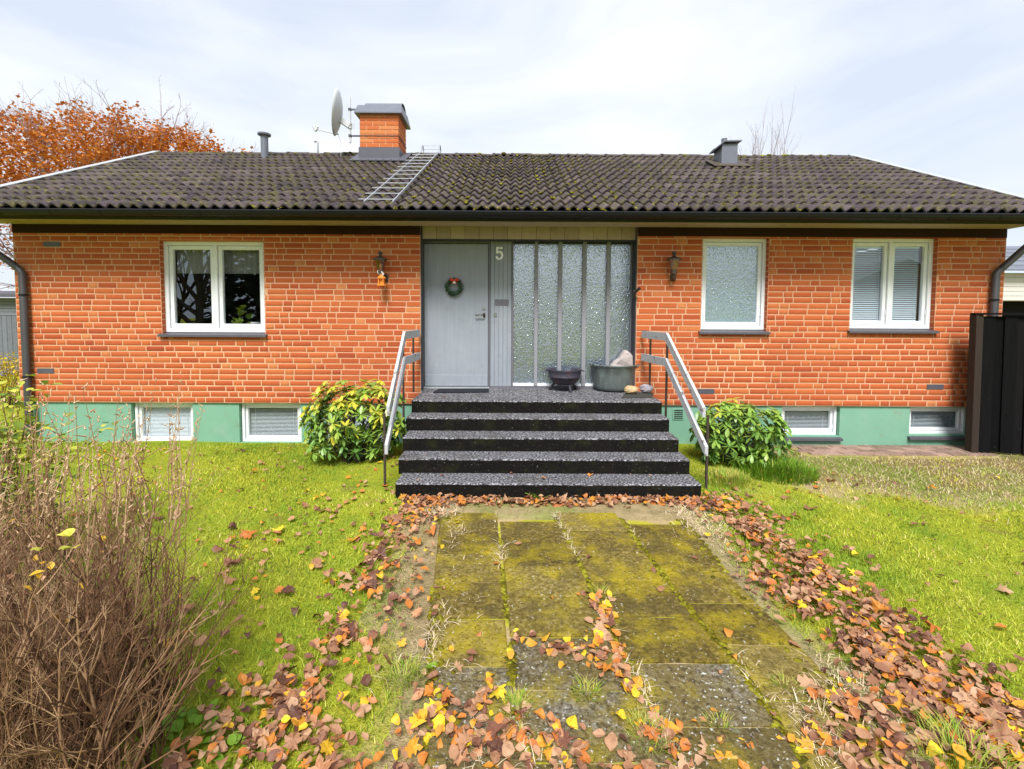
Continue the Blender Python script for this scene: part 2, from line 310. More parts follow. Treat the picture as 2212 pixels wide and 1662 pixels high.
M['white_board'] = mat('white_board', vary((0.62, 0.60, 0.55), 0.08), noise_w=0.7, scale=8, rough=0.7)
M['black'] = mat('black', one((0.008, 0.008, 0.008)), rough=0.9)
M['rubber'] = mat('rubber', vary((0.012, 0.013, 0.02), 0.3), noise_w=1, scale=60, rough=0.7, bump=0.5, bscale=200)
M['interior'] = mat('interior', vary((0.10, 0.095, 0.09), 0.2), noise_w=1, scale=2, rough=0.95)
M['curtain'] = mat('curtain', vary((0.55, 0.53, 0.56), 0.12), noise_w=1, scale=30, stretch=(1, 1, 0.2), rough=0.9, transl=0.4)
M['blind'] = mat('blind', vary((0.66, 0.71, 0.75), 0.03), rough=0.5)
M['cast_iron'] = mat('cast_iron', vary((0.035, 0.032, 0.048), 0.3), noise_w=1.2, scale=14, over=[((0.11, 0.04, 0.035), 9, 0.52, 0.7, 0.6)], rough=0.6, spec=0.5, bump=0.3, bscale=70)
M['copper'] = mat('copper', [(0, (0.06, 0.065, 0.062)), (0.5, (0.11, 0.13, 0.125)), (1, (0.19, 0.235, 0.22))], noise_w=1.3, scale=8, stretch=(1.5, 1.5, 0.5), over=[((0.34, 0.50, 0.46), 16, 0.62, 0.72, 0.7), ((0.05, 0.055, 0.05), 7, 0.52, 0.7, 0.6)], rough=0.5, spec=0.5)
M['stone_pale'] = mat('stone_pale', vary((0.44, 0.38, 0.36), 0.25), noise_w=1.3, scale=12, over=[((0.16, 0.12, 0.09), 10, 0.58, 0.7, 0.7)], rough=0.9, bump=0.6, bscale=40)
M['stone_tan'] = mat('stone_tan', vary((0.52, 0.37, 0.20), 0.3), noise_w=1.3, scale=16, over=[((0.18, 0.09, 0.05), 18, 0.58, 0.7, 0.8)], rough=0.9, bump=0.6, bscale=40)
M['stone_grey'] = mat('stone_grey', vary((0.33, 0.30, 0.33), 0.3), noise_w=1.3, scale=16, over=[((0.08, 0.06, 0.07), 14, 0.55, 0.7, 0.8)], rough=0.9, bump=0.6, bscale=40)
M['slate'] = mat('slate', vary((0.05, 0.05, 0.045), 0.3), noise_w=1, scale=20, rough=0.8)
M['wreath'] = mat('wreath', [(0, (0.015, 0.04, 0.018)), (0.7, (0.05, 0.10, 0.05)), (1, (0.45, 0.50, 0.46))], rough=0.7)
M['red'] = mat('red', vary((0.62, 0.055, 0.02), 0.2), noise_w=1, scale=40, rough=0.4)
M['silver_white'] = mat('silver_white', one((0.72, 0.66, 0.62)), rough=0.4)
M['orange_plastic'] = mat('orange_plastic', vary((0.80, 0.26, 0.04), 0.15), noise_w=1, scale=30, rough=0.5)
M['number'] = mat('number', one((0.90, 0.89, 0.92)), rough=0.45)
M['brass_glass'] = mat('brass_glass', one((0.30, 0.17, 0.10)), rough=0.15, spec=0.6)
M['lamp_metal'] = mat('lamp_metal', vary((0.055, 0.038, 0.030), 0.2), noise_w=1, scale=30, rough=0.45, spec=0.5)
M['bulb'] = mat('bulb', one((0.85, 0.82, 0.76)), rough=0.3)
M['dish'] = mat('dish', vary((0.58, 0.59, 0.62), 0.06), noise_w=1, scale=6, rough=0.5)
M['paver'] = mat('paver', vary((0.30, 0.20, 0.16), 0.3), noise_w=0.8, scale=14, over=[((0.15, 0.14, 0.05), 7, 0.5, 0.7, 0.6)], rough=0.9, bump=0.5)
M['pot'] = mat('pot', one((0.75, 0.75, 0.75)), rough=0.35)

def glass_mat(name, refl, tint, rough=0.0, pattern=0.0, body=None, body_w=0.0):
    m = bpy.data.materials.new(name); m.use_nodes = True; t = m.node_tree; t.nodes.clear(); lk = t.links.new
    gl = N(t, 'ShaderNodeBsdfGlossy', Roughness=rough); gl.inputs['Color'].default_value = (0.86, 0.94, 1.0, 1)
    tr = N(t, 'ShaderNodeBsdfTransparent'); tr.inputs['Color'].default_value = (*tint, 1)
    lw = N(t, 'ShaderNodeLayerWeight', Blend=0.5); pw = N(t, 'ShaderNodeMath', operation='POWER'); lk(lw.outputs['Facing'], pw.inputs[0]); pw.inputs[1].default_value = 5.0
    sm = N(t, 'ShaderNodeMath', operation='ADD', use_clamp=True); lk(pw.outputs[0], sm.inputs[0]); sm.inputs[1].default_value = refl + 0.05
    gb = N(t, 'ShaderNodeNewGeometry'); inv = N(t, 'ShaderNodeMath', operation='SUBTRACT'); inv.inputs[0].default_value = 1.0; lk(gb.outputs['Backfacing'], inv.inputs[1])
    ad = N(t, 'ShaderNodeMath', operation='MULTIPLY'); lk(sm.outputs[0], ad.inputs[0]); lk(inv.outputs[0], ad.inputs[1])
    ms = N(t, 'ShaderNodeMixShader'); lk(ad.outputs[0], ms.inputs[0]); back = tr.outputs[0]
    if body:
        df = N(t, 'ShaderNodeBsdfPrincipled', Roughness=0.4); df.inputs['Base Color'].default_value = (*body, 1)
        m2 = N(t, 'ShaderNodeMixShader'); m2.inputs[0].default_value = body_w; lk(tr.outputs[0], m2.inputs[1]); lk(df.outputs[0], m2.inputs[2]); back = m2.outputs[0]
    lk(back, ms.inputs[1]); lk(gl.outputs[0], ms.inputs[2])
    if pattern:
        geo = N(t, 'ShaderNodeNewGeometry'); mpn = N(t, 'ShaderNodeMapping'); mpn.inputs['Scale'].default_value = (1.5, 1, 0.8)
        lk(geo.outputs['Position'], mpn.inputs['Vector'])
        nz = N(t, 'ShaderNodeTexNoise', Scale=31.0, Detail=1.5, Roughness=0.5, Distortion=1.6); lk(mpn.outputs[0], nz.inputs['Vector'])
        bp = N(t, 'ShaderNodeBump'); bp.inputs['Strength'].default_value = pattern; bp.inputs['Distance'].default_value = 0.0065
        lk(nz.outputs['Fac'], bp.inputs['Height']); lk(bp.outputs[0], gl.inputs['Normal'])
        if body: lk(bp.outputs[0], df.inputs['Normal'])
    o = N(t, 'ShaderNodeOutputMaterial'); lk(ms.outputs[0], o.inputs['Surface'])
    return m
M['pane'] = glass_mat('pane', 0.10, (0.92, 0.95, 0.95))
M['pane_low'] = glass_mat('pane_low', 0.02, (0.97, 0.98, 0.98))
M['pane_blind'] = glass_mat('pane_blind', 0.05, (0.96, 0.98, 0.99))
M['pattern_glass'] = glass_mat('pattern_glass', 0.46, (0.35, 0.4, 0.42), rough=0.11, pattern=1.0, body=(0.095, 0.13, 0.17), body_w=0.9)
M['pattern_glass_pale'] = glass_mat('pattern_glass_pale', 0.36, (0.5, 0.6, 0.65), rough=0.11, pattern=1.0, body=(0.16, 0.25, 0.33), body_w=0.9)

# ------------------------------------------------------------------ the setting: ground
D = 6.26                     # distance of the brick face
XL, XR = onY(26, 500, D).x, onY(2176, 500, D).x
ZB = onY(1106, 874, D).z                   # bottom of the brickwork
ZT = onY(1106, 489, D).z                   # top of the brickwork
def smooth(a, b, x): 
    t = np.clip((x - a) / (b - a), 0, 1); return t * t * (3 - 2 * t)
WPH = rng.uniform(0, 6.28, (24,)); WKK = rng.normal(0, 1, (24, 2))
def wob(x, y, s):            # smooth noise about 0, +-1
    v = 0
    for i in range(12): v = v + np.sin(x * WKK[i, 0] / s * 1.7 + y * WKK[i, 1] / s * 1.7 + WPH[i])
    return v / 3.5
# ground coordinates of features, taken from the picture
gp = lambda pts: [onZ(x, y) for x, y in pts]
PATH_L = gp([(940, 1085), (925, 1150), (905, 1250), (900, 1350), (905, 1500), (890, 1662), (880, 1800)])
PATH_R = gp([(1470, 1085), (1520, 1150), (1590, 1250), (1690, 1350), (1790, 1460), (1900, 1600), (2010, 1750)])
def edge_at(line, y):
    ys = np.array([p.y for p in line])[::-1]; xs = np.array([p.x for p in line])[::-1]
    return np.interp(y, ys, xs)
def dirt(x, y):
    """0 = lawn, 1 = bare brown soil, along the wall on the right"""
    return smooth(-0.45, 0.35, (y - 4.35) + 0.25 * wob(x, y, 0.6) - 0.25 * (x - 4.0) * 0.2) * smooth(2.3, 3.4, x + 0.3 * wob(x, y, 0.5))
def dry(x, y):
    """dry straw-coloured edge beside the slabs"""
    xl, xr = edge_at(PATH_L, y), edge_at(PATH_R, y)
    d = np.where(x < (xl + xr) / 2, xl - x, x - xr) + 0.10 * wob(x, y, 0.25)
    v = 1 - smooth(0.05, 0.42, d)
    return v * (1 - smooth(4.3, 4.8, y))
# one sheet to the horizon, finer near the house
xs = np.unique(np.concatenate([np.linspace(-300, -12, 12), np.linspace(-12, 12, 260), np.linspace(12, 300, 12)]))
ysg = np.unique(np.concatenate([np.linspace(-200, -1, 10), np.linspace(-1, 8, 150), np.linspace(8, 400, 12)]))
GX, GY = np.meshgrid(xs, ysg)
near = (np.abs(GX) < 11) & (GY > -0.9) & (GY < 7.8)
GZ = np.where(near, 0.012 * wob(GX, GY, 0.9) - 0.004, -0.01)
SL0 = gp([(955, 1085), (945, 1150), (925, 1350), (925, 1500), (915, 1720)]); SR0 = gp([(1440, 1085), (1500, 1150), (1580, 1250), (1680, 1350), (1830, 1505), (1960, 1720)])
inpath = (GX > edge_at(SL0, GY) + 0.10) & (GX < edge_at(SR0, GY) - 0.10) & (GY < 3.95)
beside = smooth(-.15, .10, GX - edge_at(SL0, GY)) * smooth(-.15, .10, edge_at(SR0, GY) - GX) * (GY < 4.6)
GZ = GZ + .014 * beside
GZ = np.where(inpath, -0.045, GZ)
nx, ny = len(xs), len(ysg)
V = np.stack([GX, GY, GZ], axis=2).reshape(-1, 3)
ii = (np.arange(ny - 1)[:, None] * nx + np.arange(nx - 1)[None]).ravel()
Fc = np.stack([ii, ii + 1, ii + nx + 1, ii + nx], axis=1)
fcx = V[Fc, 0].mean(1); fcy = V[Fc, 1].mean(1)
M['ground'] = mat('ground', [(0.0, (0.32, 0.38, 0.025)), (0.30, (0.44, 0.44, 0.04)), (0.60, (0.50, 0.385, 0.21)), (0.8, (0.235, 0.18, 0.075)), (1.0, (0.42, 0.33, 0.20))], noise_w=0.35, scale=9,
                  over=[((0.20, 0.32, 0.025), 1.0, 0.46, 0.60, 0.45), ((0.12, 0.085, 0.035), 22, 0.56, 0.72, 0.6), ((0.24, 0.17, 0.07), 3.1, 0.60, 0.72, 0.6)], rough=1.0, spec=0.1, bump=1.0, bscale=60, bdist=0.03)
gt = np.clip(0.12 + 0.66 * dirt(fcx, fcy) + 0.55 * dry(fcx, fcy) * (1 - dirt(fcx, fcy)), 0, 1)
g = put('ground', fast_mesh('ground', V, Fc, gt, [M['ground']], smooth=True)); tag(g, kind='structure')

# path: a bed with moss in the joints, and slabs laid on it
def grid_sheet(name, left, right, y0, y1, z, n, m):
    v = []; f = []
    for i in range(n + 1):
        y = y0 + (y1 - y0) * i / n; a, b = float(edge_at(left, y)), float(edge_at(right, y))
        for j in range(m + 1): v.append((a + (b - a) * j / m, y, z + 0.004 * random.uniform(-1, 1)))
    for i in range(n):
        for j in range(m):
            k = i * (m + 1) + j; f.append((k, k + 1, k + m + 2, k + m + 1))
    return v, f
JA = gp([(1076, 1115), (1092, 1317), (1110, 1505), (1137, 1625), (1165, 1720)])
JB = gp([(1205, 1126), (1245, 1206), (1300, 1330), (1381, 1480), (1450, 1620), (1510, 1720)])
JC = gp([(1322, 1101), (1369, 1162), (1442, 1261), (1493, 1330), (1581, 1426), (1665, 1545), (1760, 1700)])
SLAB_L = gp([(955, 1085), (945, 1150), (925, 1350), (925, 1500), (915, 1720)])
SLAB_R = gp([(1440, 1085), (1500, 1150), (1580, 1250), (1680, 1350), (1830, 1505), (1960, 1720)])
v, f = grid_sheet('path', [p + Vector((.02, 0, 0)) for p in SLAB_L], [p + Vector((-.02, 0, 0)) for p in SLAB_R], 0.7, 3.88, 0.010, 40, 16)
path = put('path', make_mesh('path', v, f, [0.5 for _ in f], [M['joint']], True)); tag(path, kind='structure'); WORLD['path'] = Vector((0, 0, 0))
cols = [(SLAB_L, JA), (JA, JB), (JB, JC), (JC, SLAB_R)]
offs = [0.05, 0.22, 0.03, 0.26]
for ci, (a, b) in enumerate(cols):
    y = 4.05 - offs[ci]
    k = 0
    while y > 0.75:
        ln = 0.345 + random.uniform(-0.006, 0.006); y1, y0 = y, y - ln
        gx = 0.010; q = [(float(edge_at(a, y0)) + gx, y0), (float(edge_at(b, y0)) - gx, y0), (float(edge_at(b, y1)) - gx, y1), (float(edge_at(a, y1)) + gx, y1)]
        cx = sum(p[0] for p in q) / 4; cy = (y0 + y1) / 2
        ch = 0.008; h = 0.022 + random.uniform(-0.003, 0.003); tx, ty = random.uniform(-0.008, 0.008), random.uniform(-0.008, 0.008)
        mb = MB(); bot = [(p[0], p[1], -0.04) for p in q]
        mid = [(p[0], p[1], h - ch) for p in q]
        top = [(p[0] + ch * (1 if p[0] < cx else -1), p[1] + ch * (1 if p[1] < cy else -1), h + tx * (p[0] - cx) + ty * (p[1] - cy)) for p in q]
        vv = bot + mid + top
        ff = [(i, (i + 1) % 4, 4 + (i + 1) % 4, 4 + i) for i in range(4)] + [(4 + i, 4 + (i + 1) % 4, 8 + (i + 1) % 4, 8 + i) for i in range(4)] + [(8, 9, 10, 11)]
        mb.add(vv, ff, random.uniform(0.25, 0.75)); mb.build('paving_slab', M['slab_moss'] if random.random() < float(smooth(1.1, 3.4, np.array(cy))) + (.35 if ci == 3 else 0) else M['slab'], path)
        y -= ln + 0.012; k += 1
P, S_, T_ = [], [], []
for _ in range(2600):
    y = random.uniform(.8, 3.9)
    if random.random() < .6: x = float(edge_at(random.choice((JA, JB, JC)), y)) + random.gauss(0, .012)
    else:
        x = random.choice((float(edge_at(SLAB_L, y)) + abs(random.gauss(0, .05)), float(edge_at(SLAB_R, y)) - abs(random.gauss(0, .06))))
    if float(wob(np.array(x * 2.), np.array(y), .3)) < -.3: continue
    q = random.uniform(.35, 1); P.append((x, y, .012)); S_.append((.022 * q, .03 * q, .016 * q)); T_.append(random.random())
BV_, BF_ = [], []
for i, (r0, z0) in enumerate(((1, 0), (.8, .6), (0.001, 1))):
    for k in range(6): a = 2 * math.pi * (k + .5 * i) / 6; BV_.append((r0 * math.cos(a), r0 * math.sin(a), z0))
for i in range(2):
    for k in range(6): BF_ += [(i * 6 + k, i * 6 + (k + 1) % 6, (i + 1) * 6 + (k + 1) % 6), (i * 6 + k, (i + 1) * 6 + (k + 1) % 6, (i + 1) * 6 + k)]
n = len(P); V, Fc, T = scatter(np.array(BV_), np.array(BF_), np.array(P), euler_many(np.zeros(n), np.zeros(n), rng.uniform(0, 6, n)), np.array(S_), np.array(T_))
o = put('joint_moss', fast_mesh('joint_moss', V, Fc, T, [M['moss']], True), path); tag(o, kind='stuff')
# pavers along the wall on the right
v, f = [], []
ws = MB(); wx0 = onY(1690, 960, D).x; wx1 = onY(2090, 955, D).x
ws.box(wx0, wx1, 5.72, D - 0.01, -0.05, 0.006, 0.5); wso = ws.build('paved_strip', M['ground'], None, loc=(0, 0, 0)); tag(wso, kind='structure')
pvm = [MB().box(-0.095, 0.095, -0.052, 0.052, -0.03, 0.022, t, c=0.004).mesh('paver', M['paver']) for t in (0.15, 0.4, 0.6, 0.9)]
x = wx0 + 0.11; r_ = 0
for r_ in range(4):
    x = wx0 + 0.11 + (0.1 if r_ % 2 else 0)
    while x < wx1 - 0.11:
        o = put('paver', random.choice(pvm), wso, (x, 6.185 - r_ * 0.112, random.uniform(-0.004, 0.003))); o.rotation_euler = (random.uniform(-.02, .02), random.uniform(-.02, .02), random.uniform(-.03, .03)); x += 0.198

# ------------------------------------------------------------------ the house
house = empty('brick_house', (0, D, 0))
tag(house, 'low red brick bungalow with mossy dark tiled roof and grey front door', 'house')
W1 = (onY(352, 521, D + .07), onY(579, 719, D + .07)); W2 = (onY(1514, 515, D + .07), onY(1650, 713, D + .07)); W3 = (onY(1835, 515, D + .07), onY(2008, 711, D + .07))
def rect(a, b): return (min(a.x, b.x), max(a.x, b.x), min(a.z, b.z), max(a.z, b.z))
RW1, RW2, RW3 = rect(*W1), rect(*W2), rect(*W3)
DY = D + 0.22                # door plane
EX0, EX1 = onY(908, 600, D).x, onY(1376, 600, D).x
ZL = 0.735                   # landing
ops = [(r[0], r[1], r[2] - .05, r[3]) for r in (RW1, RW2, RW3)] + [(EX0, EX1, 0.0, ZT + .1)]
COURSE = (ZT - ZB) / 31
# mortar body of the front wall: strips between openings, 9 mm behind the brick faces
def wall_strips(x0, x1, z0, z1, ops):
    """rectangles covering x0..x1, z0..z1 without the openings"""
    xs_ = sorted({x0, x1, *[o[0] for o in ops if x0 < o[0] < x1], *[o[1] for o in ops if x0 < o[1] < x1]})
    out = []
    for a, b in zip(xs_, xs_[1:]):
        cut = sorted([(max(o[2], z0), min(o[3], z1)) for o in ops if o[0] <= a + 1e-6 and o[1] >= b - 1e-6 and o[3] > z0 and o[2] < z1])
        z = z0
        for c0, c1 in cut:
            if c0 > z + 1e-4: out.append((a, b, z, c0))
            z = max(z, c1)
        if z < z1 - 1e-4: out.append((a, b, z, z1))
    return out
mb = MB()
for a, b, c, d in wall_strips(XL, XR, ZB, ZT + 0.15, ops): mb.box(a, b, D + 0.005, D + 0.30, c, d, random.random())
wall = mb.build('wall', M['mortar'], house, loc=(0, D, ZB))
# bricks
def soft_brick(t, sx, sz):
    """a box with worn edges on its face; unit size, chamfer about 4 mm once scaled"""
    cx, cz = 0.004 / sx, 0.005 / sz
    v = [(-.5, .03, -.5), (.5, .03, -.5), (.5, .03, .5), (-.5, .03, .5), (-.5, .004, -.5), (.5, .004, -.5), (.5, .004, .5), (-.5, .004, .5),
         (-.5 + cx, 0, -.5 + cz), (.5 - cx, 0, -.5 + cz), (.5 - cx, 0, .5 - cz), (-.5 + cx, 0, .5 - cz)]
    f = [(i, (i + 1) % 4, 4 + (i + 1) % 4, 4 + i) for i in range(4)] + [(4 + i, 4 + (i + 1) % 4, 8 + (i + 1) % 4, 8 + i) for i in range(4)] + [(8, 9, 10, 11)]
    return [np.array(v), f, t]
TI = np.linspace(0.04, 0.96, 9)
BV, BF, _ = soft_brick(0, 0.24, 0.065); BF = np.array(BF)
brick_mesh = [make_mesh('brick', [tuple(p) for p in BV], [tuple(q) for q in BF], [t] * len(BF), [M['brick']]) for t in TI]
bricks = []                  # x, z, sx, sz, tint
def pick_tint(kind):
    t = random.gauss(0.48, 0.15)
    if kind == 'h' and random.random() < 0.28: t = random.uniform(0.75, 0.98)
    if random.random() < 0.04: t = random.uniform(0.1, 0.25)
    return min(0.98, max(0.02, t))
J = 0.0155
rowlock = [(r[0] - 0.0, r[1] + 0.0, r[2]) for r in (RW1, RW2, RW3)]
for c in range(31):
    z0 = ZB + c * COURSE; z1 = z0 + COURSE; zc = (z0 + z1) / 2
    free = [(XL, XR)]
    cuts = [(o[0], o[1]) for o in ops if o[2] < zc < o[3]]
    rows = []
    for (a, b, zb) in rowlock:
        if zb - .05 - COURSE < zc <= zb - .05: rows.append((a, b)); cuts.append((a, b))
    part = []
    for o in ops[:3]:
        if not (o[2] < zc < o[3]) and (z0 < o[2] < z1 or z0 < o[3] < z1):
            cuts.append((o[0], o[1])); part.append((o[0], o[1], z0 if z0 < o[2] < z1 else o[3], o[2] if z0 < o[2] < z1 else z1))
        elif o[2] < zc < o[3]:
            if z0 < o[2]: part.append((o[0], o[1], z0, o[2]))
            if z1 > o[3]: part.append((o[0], o[1], o[3], z1))
    for a, b, q0, q1 in part:
        if q1 - q0 > .03:
            n = round((b - a) / .256)
            for i in range(n): bricks.append((a + (i + .5) * (b - a) / n, (q0 + q1) / 2, (b - a) / n - J, q1 - q0 - J, pick_tint('s')))
    for a, b in cuts:
        nf = []
        for p, q in free:
            if b <= p or a >= q: nf.append((p, q)); continue
            if a > p: nf.append((p, a))
            if b < q: nf.append((b, q))
        free = nf
    for a, b in rows:
        n = int((b - a) / 0.078); s = (b - a) / n
        for i in range(n): bricks.append((a + (i + .5) * s, zc, s - J, COURSE - J, pick_tint('h')))
    off = (c % 2) * 0.19 + (c * 0.131) % 0.31 + random.uniform(-.02, .02)
    for p, q in free:
        x = p - (off + 7.7 * p) % 0.66; i = int(c)
        seq = 'ssh'; k = 0
        while x < q - 0.02:
            ln = 0.256 if seq[k % 3] == 's' else 0.128
            if random.random() < 0.05: ln = 0.128
            a, b = max(x, p), min(x + ln, q)
            if q - b < 0.05: b = q
            if b - a > 0.035: bricks.append(((a + b) / 2, zc, b - a - J, COURSE - J, pick_tint('h' if b - a < 0.2 else 's')))
            elif bricks and a == p: pass
            x = x + ln if b != q else q; k += 1
VENTS = [(99, 805), (112, 525), (1525, 841), (2020, 835)]
vent_at = [onY(px, py, D) for px, py in VENTS]
def clear(b):
    return True
for i, p in enumerate(vent_at):
    c = round((p.z - ZB) / COURSE - 0.5); p.z = ZB + (c + .5) * COURSE
bricks = [b for b in bricks if clear(b)]
cs = sorted(range(len(bricks)), key=lambda i: (bricks[i][0] - 0) ** 2 + (bricks[i][1] - CAMZ) ** 2 * 2.0 - bricks[i][2] * 4)
single = set(cs[:300]); rest = []
for i, b in enumerate(bricks):
    dy = random.uniform(-0.002, 0.002)
    if i in single:
        o = put('brick', brick_mesh[int(np.argmin(abs(TI - b[4])))], wall, (b[0], D + dy, b[1])); o.scale = (b[2], 1, b[3]); o.rotation_euler = (0, random.gauss(0, .004), 0)
    else: rest.append((b, dy))
pos = np.array([(b[0], D + dy, b[1]) for b, dy in rest]); sc = np.array([(b[2], 1, b[3]) for b, dy in rest]); nn = len(rest)
Vb, Fb, Tb = scatter(BV, BF, pos, euler_many(np.zeros(nn), rng.normal(0, .004, nn), np.zeros(nn)), sc, np.array([b[4] for b, _ in rest]))
o = put('brickwork', fast_mesh('brickwork', Vb, Fb, Tb, [M['brick']]), wall); tag(o, kind='stuff')
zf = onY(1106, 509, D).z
M['eave_shade'] = mat('eave_shade', vary((0.030, 0.011, 0.008), .3), noise_w=1, scale=10, stretch=(.3, 1, 3), rough=.8, spec=.2)
for xa, xb in ((XL + .004, EX0 - .002), (EX1 + .002, XR - .004)): MB().box(xa, xb, D - .005, D + .03, zf, ZT + .02, .5).build('eave_shade_board', M['eave_shade'], house)  # added board; its near-black colour stands in for the shade under the eaves
for r in (RW1, RW2, RW3):
    mb = MB(); zc = r[2] - .05
    while zc < r[3] - .01:
        z2 = min(r[3], zc + COURSE - J)
        for xa in (r[0] - .0005, r[1] - .0035): mb.box(xa, xa + .004, D + .004, D + .0695, zc, z2, random.uniform(.1, .5))
        zc += COURSE
    mb.box(r[0] + .004, r[1] - .004, D + .004, D + .0695, r[3] - .004, r[3] + .001, .3); mb.build('reveal', M['brick'], wall)
# plain side and back walls, so that the house is closed
HB = D + 6.2
M['side_brick'] = M['brick']
mb = MB()
for xs0, xs1 in ((XL, XL + 0.28), (XR - 0.28, XR)):
    z = ZB
    for c in range(31):
        mb.box(xs0 + (0.004 if c % 2 else 0), xs1 - (0 if c % 2 else 0.004), D + 0.304, HB, ZB + c * COURSE + 0.004, ZB + (c + 1) * COURSE - 0.010, random.uniform(0.3, 0.6))
mb.box(XL, XR, HB + 0.003, HB + 0.25, ZB, ZT, 0.5)
mb.build('gable_wall', M['brick'], house)
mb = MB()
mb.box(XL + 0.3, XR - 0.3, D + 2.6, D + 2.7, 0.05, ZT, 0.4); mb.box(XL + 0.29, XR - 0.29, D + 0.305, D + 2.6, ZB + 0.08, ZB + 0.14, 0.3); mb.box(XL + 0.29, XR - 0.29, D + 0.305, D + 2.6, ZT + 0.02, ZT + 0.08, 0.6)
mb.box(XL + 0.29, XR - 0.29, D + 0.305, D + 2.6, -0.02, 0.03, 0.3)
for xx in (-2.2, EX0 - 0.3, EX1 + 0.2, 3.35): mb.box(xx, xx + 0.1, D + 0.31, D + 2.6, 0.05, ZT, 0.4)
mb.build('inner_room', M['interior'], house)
# foundation with its window openings
BW = [(290, 885, 424, 957), (521, 884, 655, 955), (706, 883, 838, 953), (1685, 872, 1807, 940), (1960, 869, 2085, 938)]
FY = D + 0.035
bw = [rect(onY(a, b, FY + .05), onY(c, d, FY + .05)) for a, b, c, d in BW]
bw = [(a, b, c, ZB - 0.012) for a, b, c, d in bw]
mb = MB()
for a, b, c, d in wall_strips(XL + 0.03, XR - 0.03, -0.25, ZB - 0.004, bw): mb.box(a, b, FY, FY + 0.28, c, d, random.uniform(.35, .65))
mb.box(XL + 0.03, XL + 0.3, FY + 0.283, HB, -0.25, ZB - 0.004); mb.box(XR - 0.3, XR - 0.03, FY + 0.283, HB, -0.25, ZB - 0.004)
found = mb.build('foundation', M['plaster'], house, loc=(0, D, 0))
vg = onY(1465, 895, FY); mb = MB()
mb.box(vg.x - .075, vg.x + .075, FY - 0.012, FY - 0.001, vg.z - .075, vg.z + .075, 0.6)
vgo = mb.build('air_grille', M['plaster'], house)
for k in range(5): MB().box(vg.x - .06, vg.x + .06, FY - 0.016, FY - 0.0125, vg.z - .058 + k * .027, vg.z - .046 + k * .027, 0.1).build('slot', M['black'], vgo)
for p in vent_at:
    mb = MB(); mb.box(p.x - .112, p.x + .112, D - 0.006, D + 0.03, p.z - COURSE / 2 + .008, p.z + COURSE / 2 - .006, 0.5)
    mb.build('vent_brick', M['sheet_dark'], house)

# ------------------------------------------------------------------ windows
def window(name, r, Y, casements, fw, cw, pane, label=None, sill=True, sill_h=0.05, sill_d=0.09, mull=None, round_sill=False):
    """frame r=(x0,x1,z0,z1) with its face at Y; casements: list of x fractions"""
    x0, x1, z0, z1 = r; w_ = empty(name, ((x0 + x1) / 2, Y, z0), house)
    if label: w_['label'] = label
    m = MB()
    m.box(x0, x0 + fw, Y, Y + .09, z0, z1, .5, c=.004); m.box(x1 - fw, x1, Y, Y + .09, z0, z1, .5, c=.004)
    m.box(x0 + fw, x1 - fw, Y + .002, Y + .088, z1 - fw, z1, .45, c=.004); m.box(x0 + fw, x1 - fw, Y + .002, Y + .088, z0, z0 + fw, .55, c=.004)
    for q in casements[1:-1]: xm = x0 + fw + (x1 - x0 - 2 * fw) * q; m.box(xm - fw * .45, xm + fw * .45, Y + .001, Y + .089, z0 + fw, z1 - fw, .5, c=.004)
    m.build('frame', M['white'], w_)
    for a, b in zip(casements, casements[1:]):
        ca = x0 + fw + (x1 - x0 - 2 * fw) * a + (fw * .45 if a > 0 else 0); cb = x0 + fw + (x1 - x0 - 2 * fw) * b - (fw * .45 if b < 1 else 0)
        m = MB(); g_ = 0.005; y0 = Y + .022; zb, zt = z0 + fw + g_, z1 - fw - g_; ca += g_; cb -= g_
        m.box(ca, ca + cw, y0, y0 + .05, zb, zt, .55, c=.004); m.box(cb - cw, cb, y0, y0 + .05, zb, zt, .55, c=.004)
        m.box(ca + cw, cb - cw, y0 + .002, y0 + .048, zt - cw, zt, .5, c=.004); m.box(ca + cw, cb - cw, y0 + .002, y0 + .048, zb, zb + cw * 1.15, .6, c=.004)
        m.build('casement', M['white'], w_)
        m = MB(); m.box(ca + cw - .004, cb - cw + .004, y0 + .028, y0 + .033, zb + cw, zt - cw + .004, .5); m.build('pane', M[pane], w_)
        for hz in (zb + (zt - zb) * .12, zb + (zt - zb) * .86): MB().tube([(cb - .004, y0 - .008, hz), (cb - .004, y0 - .008, hz + .06)], .006, 6).build('hinge', M['white'], w_)
    if sill:
        m = MB(); s0 = D - sill_d * .55 if not round_sill else FY - .05
        pts = [(x0 - .03, Y + .02, z0 - .002), (x0 - .03, s0, z0 - .03), (x0 - .03, s0 - .002, z0 - .03 - sill_h), (x0 - .03, s0 + .012, z0 - .03 - sill_h), (x0 - .03, s0 + .02, z0 - .045), (x0 - .03, Y + .02, z0 - .022)]
        m.poly(pts, (x1 - x0 + .06, 0, 0)); m.build('sill', M['sill'], w_)
    return w_
w1 = window('window', RW1, D + .07, [0, .5, 1], .055, .05, 'pane', 'wide two-light window with clear dark panes left of the door', sill_h=.028)
w2 = window('window', RW2, D + .07, [0, 1], .045, .045, 'pattern_glass_pale', 'single-light window with pale patterned glass', sill_h=.028)
w3 = window('window', RW3, D + .07, [0, .5, 1], .05, .045, 'pane_blind', 'two-light window with closed white blinds near the fence', sill_h=.028)
